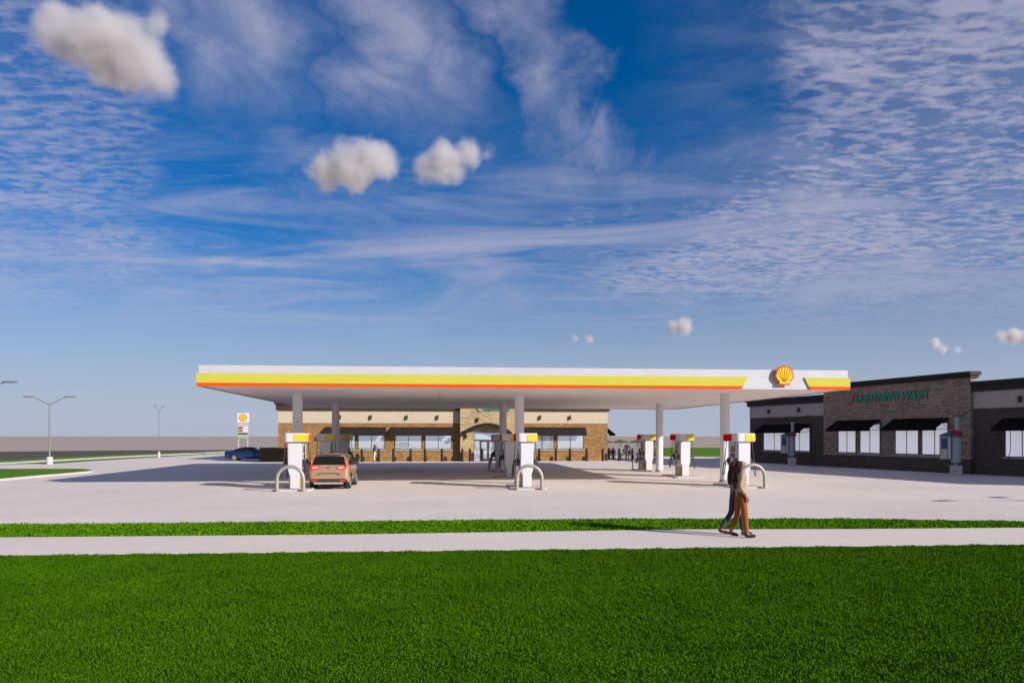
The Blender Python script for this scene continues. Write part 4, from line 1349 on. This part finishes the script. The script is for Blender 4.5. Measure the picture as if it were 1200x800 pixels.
def person(label, loc, rz, h=1.70, pose="walk", hairc="hair", hair_len=0.38, top="top_cream", legs="rust", skin="skin", stride=1.0, female=True, fine=True, group=None, cap=None):
    """figure facing +y, x to its right"""
    root = thing("person", label, "person", loc, rz)
    f = h / 1.70
    V = lambda x, y, z: (x * f, y * f, z * f)
    hipw, shw = (0.095, 0.165) if female else (0.088, 0.19)
    hipR, hipL = V(hipw, 0, 0.90), V(-hipw, 0, 0.90)
    pel, sp1, sp2, sp3, nk = V(0, 0, 0.95), V(0, 0.012, 1.08), V(0, 0.010, 1.22), V(0, -0.005, 1.36), V(0, -0.005, 1.455)
    hd0, hd1, hd2 = V(0, 0.012, 1.53), V(0, 0.022, 1.595), V(0, 0.005, 1.655)
    shR, shL = V(shw, -0.01, 1.375), V(-shw, -0.01, 1.375)
    s_ = stride
    if pose == "walk":
        knR, anR, toR = V(hipw, 0.10 * s_, 0.50), V(hipw * 0.9, 0.16 * s_, 0.085), V(hipw, 0.16 * s_ + 0.17, 0.035)
        knL, anL, toL = V(-hipw, -0.06 * s_, 0.49), V(-hipw * 0.9, -0.32 * s_, 0.125), V(-hipw, -0.32 * s_ + 0.15, 0.030)
        elR, wrR = V(shw + 0.045, -0.09, 1.11), V(shw + 0.03, 0.05, 0.90)
        elL, wrL = V(-shw - 0.045, 0.02, 1.10), V(-shw - 0.02, 0.16, 0.90)
        dR, dL = (0, 0.25, -1), (0, 0.5, -1)
    else:
        knR, anR, toR = V(hipw + 0.01, 0.015, 0.49), V(hipw + 0.02, -0.01, 0.085), V(hipw + 0.05, 0.16, 0.03)
        knL, anL, toL = V(-hipw - 0.01, 0.015, 0.49), V(-hipw - 0.02, -0.01, 0.085), V(-hipw - 0.05, 0.16, 0.03)
        elR, wrR = V(shw + 0.06, -0.02, 1.10), V(shw + 0.06, 0.08, 0.88)
        elL, wrL = V(-shw - 0.06, -0.02, 1.10), V(-shw - 0.05, 0.08, 0.88)
        dR, dL = (0, 0.2, -1), (0, 0.2, -1)
    r = f
    chains = [
        [(pel, 0.085 * r), (sp1, 0.075 * r), (sp2, 0.085 * r), (sp3, 0.080 * r), (nk, 0.046 * r), (hd0, 0.066 * r), (hd1, 0.084 * r), (hd2, 0.062 * r)],
        [(pel, 0.085 * r), (hipR, 0.062 * r), (knR, 0.052 * r), (anR, 0.034 * r), (toR, 0.026 * r)],
        [(pel, 0.085 * r), (hipL, 0.062 * r), (knL, 0.052 * r), (anL, 0.034 * r), (toL, 0.026 * r)],
        [(sp3, 0.080 * r), (shR, 0.042 * r), (elR, 0.036 * r), (wrR, 0.024)],
        [(sp3, 0.080 * r), (shL, 0.042 * r), (elL, 0.036 * r), (wrL, 0.024)],
        [(hd1, 0.084 * r), (V(0, 0.108, 1.578), 0.013 * r)],
    ]
    chains += hand(wrR, dR, (-1, 0, 0), 1) + hand(wrL, dL, (1, 0, 0), -1)
    skin_obj("body", chains, skin, root, 2)
    if fine:
        for sx_ in (-1, 1):
            MB().sphere(V(0.032 * sx_, 0.098, 1.600), 0.0115, 8).build("eye", "eye", root, smooth=True)
            MB().sphere(V(0.083 * sx_, 0.010, 1.585), 0.024, 8, (0.4, 0.7, 1.2)).build("ear", skin, root, smooth=True)
        MB().sphere(V(0, 0.094, 1.537), 0.020, 8, (1.2, 0.4, 0.4)).build("mouth", "lip", root, smooth=True)
    # trousers
    up = 1.13
    mid = lambda a, b_, t: tuple(a[i] + (b_[i] - a[i]) * t for i in range(3))
    hem = 0.985
    tch = [[(V(0, 0.005, 1.06), 0.112 * r), (pel, 0.132 * r), (hipR, 0.100 * r), (mid(hipR, knR, 0.5), 0.083 * r), (knR, 0.066 * r), (mid(knR, anR, 0.5), 0.060 * r), (mid(knR, anR, hem), 0.056 * r)],
           [(pel, 0.130 * r), (hipL, 0.100 * r), (mid(hipL, knL, 0.5), 0.083 * r), (knL, 0.066 * r), (mid(knL, anL, 0.5), 0.060 * r), (mid(knL, anL, hem), 0.056 * r)]]
    skin_obj("trousers", tch, legs, root, 2, 1)
    # top with sleeves
    bust = [(sp2[0], sp2[1] + 0.02, sp2[2])]
    sch = [[(V(0, 0.004, 0.925), 0.140 * r), (sp1, 0.126 * r), (sp2, 0.130 * r), (V(0, 0.005, 1.315), 0.126 * r), (V(0, -0.005, 1.40), 0.098 * r), (V(0, -0.005, 1.445), 0.066 * r)],
           [(V(0, 0.005, 1.315), 0.122 * r), (V(shw * 0.97, -0.01, 1.368), 0.068 * r), (mid(shR, elR, 0.55), 0.054 * r), (elR, 0.050 * r), (mid(elR, wrR, 0.80), 0.040 * r)],
           [(V(0, 0.005, 1.315), 0.122 * r), (V(-shw * 0.97, -0.01, 1.368), 0.068 * r), (mid(shL, elL, 0.55), 0.054 * r), (elL, 0.050 * r), (mid(elL, wrL, 0.80), 0.040 * r)]]
    skin_obj("shirt", sch, top, root, 2, 1)
    # shoes
    for an, to in ((anR, toR), (anL, toL)):
        a_, t_ = Vector(an), Vector(to)
        dd = (t_ - a_)
        heel = a_ + Vector((0, -0.035, -0.045)) * f
        skin_obj("shoe", [[(tuple(a_ + Vector((0, 0, 0.0))), 0.044 * r), (tuple(heel), 0.036 * r), (tuple(a_ + dd * 0.6 + Vector((0, 0, -0.008))), 0.042 * r), (tuple(t_ + Vector((0, 0.03, 0.004))), 0.033 * r)]], "shoe", root, 2)
    # hair
    if cap:
        MB().sphere(V(0, 0.0, 1.635), 0.098 * f, 10, (0.95, 1.05, 0.75)).box(*[c * f for c in (-0.07, 0.07, 0.06, 0.17, 1.63, 1.645)]).build("cap", cap, root, smooth=True)
        skin_obj("hair", [[(V(0, -0.03, 1.60), 0.088 * r), (V(0, -0.05, 1.53), 0.07 * r)]], hairc, root, 2)
    elif hair_len > 0.2:
        L_ = hair_len
        hch = [[(V(0, 0.012, 1.645), 0.078 * r), (V(0, -0.022, 1.615), 0.098 * r), (V(0, -0.055, 1.53), 0.098 * r), (V(0, -0.075, 1.45), 0.085 * r), (V(0, -0.105, 1.45 - L_ * 0.42), 0.085 * r), (V(0, -0.115, 1.45 - L_ * 0.8), 0.070 * r), (V(0.01, -0.11, 1.45 - L_), 0.03 * r)],
               [(V(0, -0.022, 1.615), 0.098 * r), (V(0.060, -0.022, 1.56), 0.052 * r), (V(0.070, -0.040, 1.46), 0.052 * r), (V(0.066, -0.065, 1.34), 0.036 * r)],
               [(V(0, -0.022, 1.615), 0.098 * r), (V(-0.060, -0.022, 1.56), 0.052 * r), (V(-0.070, -0.040, 1.46), 0.052 * r), (V(-0.066, -0.065, 1.34), 0.036 * r)]]
        skin_obj("hair", hch, hairc, root, 2, 1)
    else:
        skin_obj("hair", [[(V(0, 0.025, 1.66), 0.066 * r), (V(0, -0.020, 1.635), 0.090 * r), (V(0, -0.045, 1.565), 0.085 * r), (V(0, -0.045, 1.51), 0.05 * r)]], hairc, root, 2, 1)
    return root


PG = None
wp = G(868.0, 630.6)
person("person with long brown hair in cream top and rust trousers walking on the sidewalk", (wp.x, wp.y, 0.024), -PI / 2 + 0.05, 1.82, "walk", "hair", 0.42, "top_cream", "rust", "skin", 0.62)
wp2 = G(861.5, 627.6)
person("long haired person in grey shirt and dark jeans striding behind the one in rust trousers", (wp2.x, wp2.y, 0.024), -PI / 2 + 0.02, 1.79, "walk", "hair", 0.34, "top_grey", "denim", "skin", 0.95, True)
k = wall_x(SO, SA, 439, -1.2)
q = ORG + E1 * k - E2 * 1.5
person("dark haired person in black top and pale trousers by the store windows", q, PI * 0.6, 1.66, "stand", "hair_dark", 0.3, "dark", "white_cloth", "skin", 1, True, False)
k = wall_x(SO, SA, 735, 1.5)
q = ORG + E1 * k + E2 * 1.5
person("person in navy shirt and red cap standing among the patio chairs", q, PI * 0.9, 1.80, "stand", "hair_dark", 0.1, "navy", "khaki", "skin_pale", 1, False, False, cap="hair_red")

# ------------------------------------------------------------------ sun, sky, cirrus
SUNV = Vector((2.14, -1.51, 1.0)).normalized()
elev = math.asin(SUNV.z)
az = math.atan2(SUNV.x, SUNV.y)            # clockwise from +y
sun = bpy.data.lights.new("sun", "SUN")
sun.energy = 5.0
sun.angle = R(0.5)
sun.color = (1.0, 0.94, 0.875)
so = bpy.data.objects.new("sun", sun)
COL.objects.link(so)
so.rotation_euler = SUNV.to_track_quat("Z", "Y").to_euler()
so.location = (60, -60, 60)

world = bpy.data.worlds.new("World")
scene.world = world
world.use_nodes = True
nt = world.node_tree
for n_ in list(nt.nodes):
    nt.nodes.remove(n_)
out = node(nt, "ShaderNodeOutputWorld")
bg = node(nt, "ShaderNodeBackground")
bg.inputs["Strength"].default_value = 0.062
nt.links.new(bg.outputs[0], out.inputs[0])
sky = node(nt, "ShaderNodeTexSky")
sky.sky_type = "NISHITA"
sky.sun_disc = False
sky.sun_elevation = elev
sky.sun_rotation = az
sky.altitude = 200
sky.air_density = 1.0
sky.dust_density = 0.6
sky.ozone_density = 2.5
hs = node(nt, "ShaderNodeHueSaturation")
hs.inputs["Saturation"].default_value = 1.2
hs.inputs["Value"].default_value = 1.0
nt.links.new(mixc(nt, 1.0, sky.outputs[0], (0.58, 0.825, 1.16), "MULTIPLY"), hs.inputs["Color"])
tc = node(nt, "ShaderNodeTexCoord")
sp = node(nt, "ShaderNodeSeparateXYZ")
nt.links.new(tc.outputs["Generated"], sp.inputs[0])
X, Y, Z = sp.outputs
zz = mathn(nt, "ADD", mathn(nt, "MAXIMUM", Z, 0.0), 0.05)
cb = node(nt, "ShaderNodeCombineXYZ")
nt.links.new(mathn(nt, "DIVIDE", X, zz), cb.inputs[0])
nt.links.new(mathn(nt, "DIVIDE", Y, zz), cb.inputs[1])
Pv = cb.outputs[0]


def nz(scale, detail=4.0, rough=0.55, dist=0.0, scl=(1, 1, 1), rot=0.0, off=(0, 0, 0)):
    mp = node(nt, "ShaderNodeMapping")
    mp.inputs["Scale"].default_value = scl
    mp.inputs["Rotation"].default_value = (0, 0, rot)
    mp.inputs["Location"].default_value = off
    nt.links.new(Pv, mp.inputs["Vector"])
    n = node(nt, "ShaderNodeTexNoise", Scale=scale, Detail=detail, Roughness=rough, Distortion=dist)
    nt.links.new(mp.outputs[0], n.inputs["Vector"])
    return n.outputs["Fac"]


# pale moist air low over the horizon
base_sky = mixc(nt, maprange(nt, Z, 0.27, -0.02, 0.0, 0.93), hs.outputs[0], (5.5, 6.0, 7.5))
A = mathn(nt, "DIVIDE", X, mathn(nt, "MAXIMUM", Y, 0.05))
B = mathn(nt, "DIVIDE", Z, mathn(nt, "MAXIMUM", Y, 0.05))


def dirnoise(scale, off):
    """noise over the sky directions themselves"""
    mp = node(nt, "ShaderNodeMapping")
    mp.inputs["Location"].default_value = off
    nt.links.new(tc.outputs["Generated"], mp.inputs["Vector"])
    n = node(nt, "ShaderNodeTexNoise", Scale=scale, Detail=6.0, Roughness=0.58, Distortion=0.4)
    nt.links.new(mp.outputs[0], n.inputs["Vector"])
    return mathn(nt, "SUBTRACT", n.outputs["Fac"], 0.5)


A = mathn(nt, "ADD", A, mathn(nt, "MULTIPLY", dirnoise(4.0, (0, 0, 0)), 0.50))
B = mathn(nt, "ADD", B, mathn(nt, "MULTIPLY", dirnoise(4.5, (5, 3, 1)), 0.26))


def band(centre, w0, w1):
    """1 along the line A = centre, falling to 0 between w0 and w1 to either side"""
    return maprange(nt, mathn(nt, "ABSOLUTE", mathn(nt, "SUBTRACT", A, centre)), w0, w1, 1.0, 0.0)


wob = nz(1.6, 4.0, 0.55, 0.3, off=(2.2, 7.0, 0))
wobc = mathn(nt, "MULTIPLY", mathn(nt, "SUBTRACT", wob, 0.5), 0.30)
fine = nz(5.0, 5.0, 0.6, 0.6, (1.0, 0.5, 1), 0.3, (4.0, 1.0, 0))
# three tall cirrus plumes
p1 = mathn(nt, "MULTIPLY", band(mathn(nt, "ADD", mathn(nt, "MULTIPLY", B, -0.20), -0.015), 0.0, 0.13), maprange(nt, B, 0.34, 0.50))
p2 = mathn(nt, "MULTIPLY", band(mathn(nt, "ADD", mathn(nt, "MULTIPLY", B, -0.52), 0.325), 0.0, 0.075), maprange(nt, B, 0.29, 0.42))
p3 = mathn(nt, "MULTIPLY", band(mathn(nt, "ADD", mathn(nt, "MULTIPLY", B, -0.35), -0.16), 0.0, 0.17), maprange(nt, B, 0.34, 0.52))
pl = mathn(nt, "MAXIMUM", mathn(nt, "MAXIMUM", p1, mathn(nt, "MULTIPLY", p2, 0.8)), mathn(nt, "MULTIPLY", p3, 0.9))
pl = mathn(nt, "MULTIPLY", pl, maprange(nt, fine, 0.25, 0.75, 0.25, 0.95))
# ripple cloud: thicker towards +x, thin round the blue gap
cover = nz(0.70, 4.0, 0.55, 0.5, off=(1.7, 0.4, 0))
side = maprange(nt, A, 0.02, 0.52)
low = maprange(nt, B, 0.42, 0.24)
lside = maprange(nt, A, -0.25, -0.60)
gap = mathn(nt, "MULTIPLY", band(0.11, 0.0, 0.34), maprange(nt, B, 0.22, 0.46))
gap2 = mathn(nt, "MULTIPLY", band(-0.20, 0.10, 0.30), 1.0)
cov = mathn(nt, "ADD", mathn(nt, "ADD", cover, mathn(nt, "MULTIPLY", side, 0.30)), mathn(nt, "MULTIPLY", lside, 0.26))
cov = mathn(nt, "ADD", cov, mathn(nt, "MULTIPLY", mathn(nt, "MULTIPLY", low, maprange(nt, A, -0.05, 0.25)), 0.24))
cov = mathn(nt, "SUBTRACT", mathn(nt, "SUBTRACT", cov, mathn(nt, "MULTIPLY", gap, 0.42)), mathn(nt, "MULTIPLY", gap2, 0.12))
rip = nz(23.0, 3.0, 0.55, 0.3, (0.62, 1.1, 1))
rip2 = nz(6.5, 4.0, 0.6, 0.6, (0.8, 1.2, 1), 0.0, (3, 1, 0))
rip3 = nz(1.7, 5.0, 0.6, 0.9, (0.8, 1.1, 1), 0.4, (8.1, 2.4, 0))
ripm = mathn(nt, "ADD", mathn(nt, "ADD", mathn(nt, "MULTIPLY", rip, 0.46), mathn(nt, "MULTIPLY", rip2, 0.22)), mathn(nt, "MULTIPLY", rip3, 0.32))
alto = mathn(nt, "MULTIPLY", maprange(nt, ripm, 0.36, 0.60), maprange(nt, cov, 0.46, 0.92))
veil = mathn(nt, "MULTIPLY", mathn(nt, "MULTIPLY", maprange(nt, cov, 0.55, 1.05), 0.34), maprange(nt, Z, 0.14, 0.36))
# long low streaks
streak2 = nz(1.2, 7.0, 0.62, 1.2, (0.42, 1.1, 1), 0.30, (5.3, 1.2, 0))
st2 = mathn(nt, "MULTIPLY", mathn(nt, "MULTIPLY", maprange(nt, streak2, 0.38, 0.70), 0.70), maprange(nt, B, 0.42, 0.28))
streak3 = nz(0.8, 6.0, 0.62, 0.9, (0.8, 0.8, 1), 0.7, (9.3, 4.2, 0))
st3 = mathn(nt, "MULTIPLY", maprange(nt, streak3, 0.44, 0.74), 0.50)
al = mathn(nt, "MAXIMUM", mathn(nt, "MULTIPLY", alto, 0.77), veil)
al = mathn(nt, "MAXIMUM", mathn(nt, "MAXIMUM", al, mathn(nt, "MULTIPLY", pl, 0.85)), mathn(nt, "MAXIMUM", st2, mathn(nt, "MULTIPLY", st3, mathn(nt, "SUBTRACT", 1.0, gap))))
al = mathn(nt, "MULTIPLY", al, maprange(nt, Z, 0.09, 0.21))
al = mathn(nt, "MULTIPLY", al, 0.92, True)
cl = mixc(nt, al, base_sky, (6.1, 5.9, 7.5))
nt.links.new(cl, bg.inputs["Color"])

# ------------------------------------------------------------------ cumulus clouds: real volumes hung far beyond the plain
DY = 1500.0


def cloud(label, blobs, seed, dens=0.085):
    k = DY / F
    c = [(Vector(((px - CX) * k, DY, H + (HY - py) * k)), r * k * 1.12) for px, py, r in blobs]
    lo = Vector([min(p[i] - r * 1.45 for p, r in c) for i in range(3)])
    hi = Vector([max(p[i] + r * 1.45 for p, r in c) for i in range(3)])
    mid = (lo + hi) / 2
    m = bpy.data.materials.new("cloud_volume")
    m.use_nodes = True
    t = m.node_tree
    for n_ in list(t.nodes):
        t.nodes.remove(n_)
    o_ = node(t, "ShaderNodeOutputMaterial")
    pv = node(t, "ShaderNodeVolumePrincipled")
    pv.inputs["Color"].default_value = (0.86, 0.84, 0.84, 1)
    pv.inputs["Anisotropy"].default_value = 0.25
    t.links.new(pv.outputs[0], o_.inputs["Volume"])
    tx = node(t, "ShaderNodeTexCoord")
    big = max(r for _, r in c)
    ns = node(t, "ShaderNodeTexNoise", Scale=1.15 / big, Detail=6.0, Roughness=0.60, Distortion=0.3)
    off = node(t, "ShaderNodeVectorMath", operation="ADD")
    off.inputs[1].default_value = (seed * 137.0, seed * 71.0, seed * 29.0)
    t.links.new(tx.outputs["Object"], off.inputs[0])
    t.links.new(off.outputs[0], ns.inputs["Vector"])
    best = None
    for p, r in c:
        dn = node(t, "ShaderNodeVectorMath", operation="DISTANCE")
        t.links.new(tx.outputs["Object"], dn.inputs[0])
        dn.inputs[1].default_value = p - mid
        d = mathn(t, "SUBTRACT", 1.0, mathn(t, "DIVIDE", dn.outputs["Value"], r))
        d = mathn(t, "MULTIPLY", d, r / big)
        if best is None:
            best = d
        else:
            mx = node(t, "ShaderNodeMath", operation="SMOOTH_MAX")
            mx.inputs[2].default_value = 0.35
            t.links.new(best, mx.inputs[0])
            t.links.new(d, mx.inputs[1])
            best = mx.outputs[0]
    s = mathn(t, "ADD", best, mathn(t, "MULTIPLY", mathn(t, "SUBTRACT", ns.outputs["Fac"], 0.5), 1.25))
    dd = mathn(t, "MULTIPLY", maprange(t, s, -0.02, 0.75), dens)
    t.links.new(dd, pv.inputs["Density"])
    e = (hi - lo) / 2
    ob = MB().sphere((0, 0, 0), 1.0, 12, (e.x * 1.05, e.y * 1.05, e.z * 1.05)).build("cloud", m, loc=mid)
    return tag(ob, label, "cloud", None)


cloud("largest white puffy cloud, slanting high above the street lamps", [(62, 26, 26), (92, 46, 36), (126, 54, 44), (160, 74, 36), (186, 92, 22), (188, 30, 14), (150, 34, 22)], 1)
cloud("rounded grey and white cloud, bigger of the pair above the canopy", [(384, 202, 24), (410, 197, 29), (438, 185, 25), (452, 196, 15)], 2)
cloud("brighter small cloud of the pair above the canopy, with a tail tip", [(498, 197, 19), (524, 190, 25), (550, 180, 18), (571, 179, 9)], 3)
cloud("tiny round white cloud hanging low above the canopy columns", [(791, 383, 9), (801, 382, 11)], 4, 0.14)
cloud("tiny torn white cloud low above the stone block of the car wash", [(1096, 402, 7), (1105, 409, 6), (1122, 410, 5)], 5, 0.14)
cloud("low flat cloud cut by the frame edge above the car wash", [(1174, 395, 8), (1188, 394, 10), (1204, 395, 10), (1218, 396, 8)], 6, 0.14)
cloud("faintest speck of cloud low over the middle of the canopy", [(674, 396, 5), (690, 397, 6)], 7, 0.12)

# ------------------------------------------------------------------ camera and render settings
cam = bpy.data.cameras.new("camera")
cam.lens = 36.0 * F / 1200.0
cam.sensor_width = 36.0
cam.sensor_fit = "HORIZONTAL"
cam.shift_y = (HY - 400.0) / 1200.0
cam.clip_start = 0.1
cam.clip_end = 30000
co = bpy.data.objects.new("camera", cam)
COL.objects.link(co)
co.location = (0, 0, H)
co.rotation_euler = (PI / 2, 0, 0)
scene.camera = co
scene.render.engine = "CYCLES"
scene.view_settings.view_transform = "Standard"
scene.view_settings.look = "None"
scene.view_settings.exposure = 0.40
scene.view_settings.gamma = 1.0
cy = scene.cycles
cy.use_denoising = True
cy.max_bounces = 8
cy.diffuse_bounces = 4
cy.glossy_bounces = 4
cy.volume_bounces = 6
cy.volume_step_rate = 0.5
cy.volume_max_steps = 256
cy.sample_clamp_indirect = 6.0
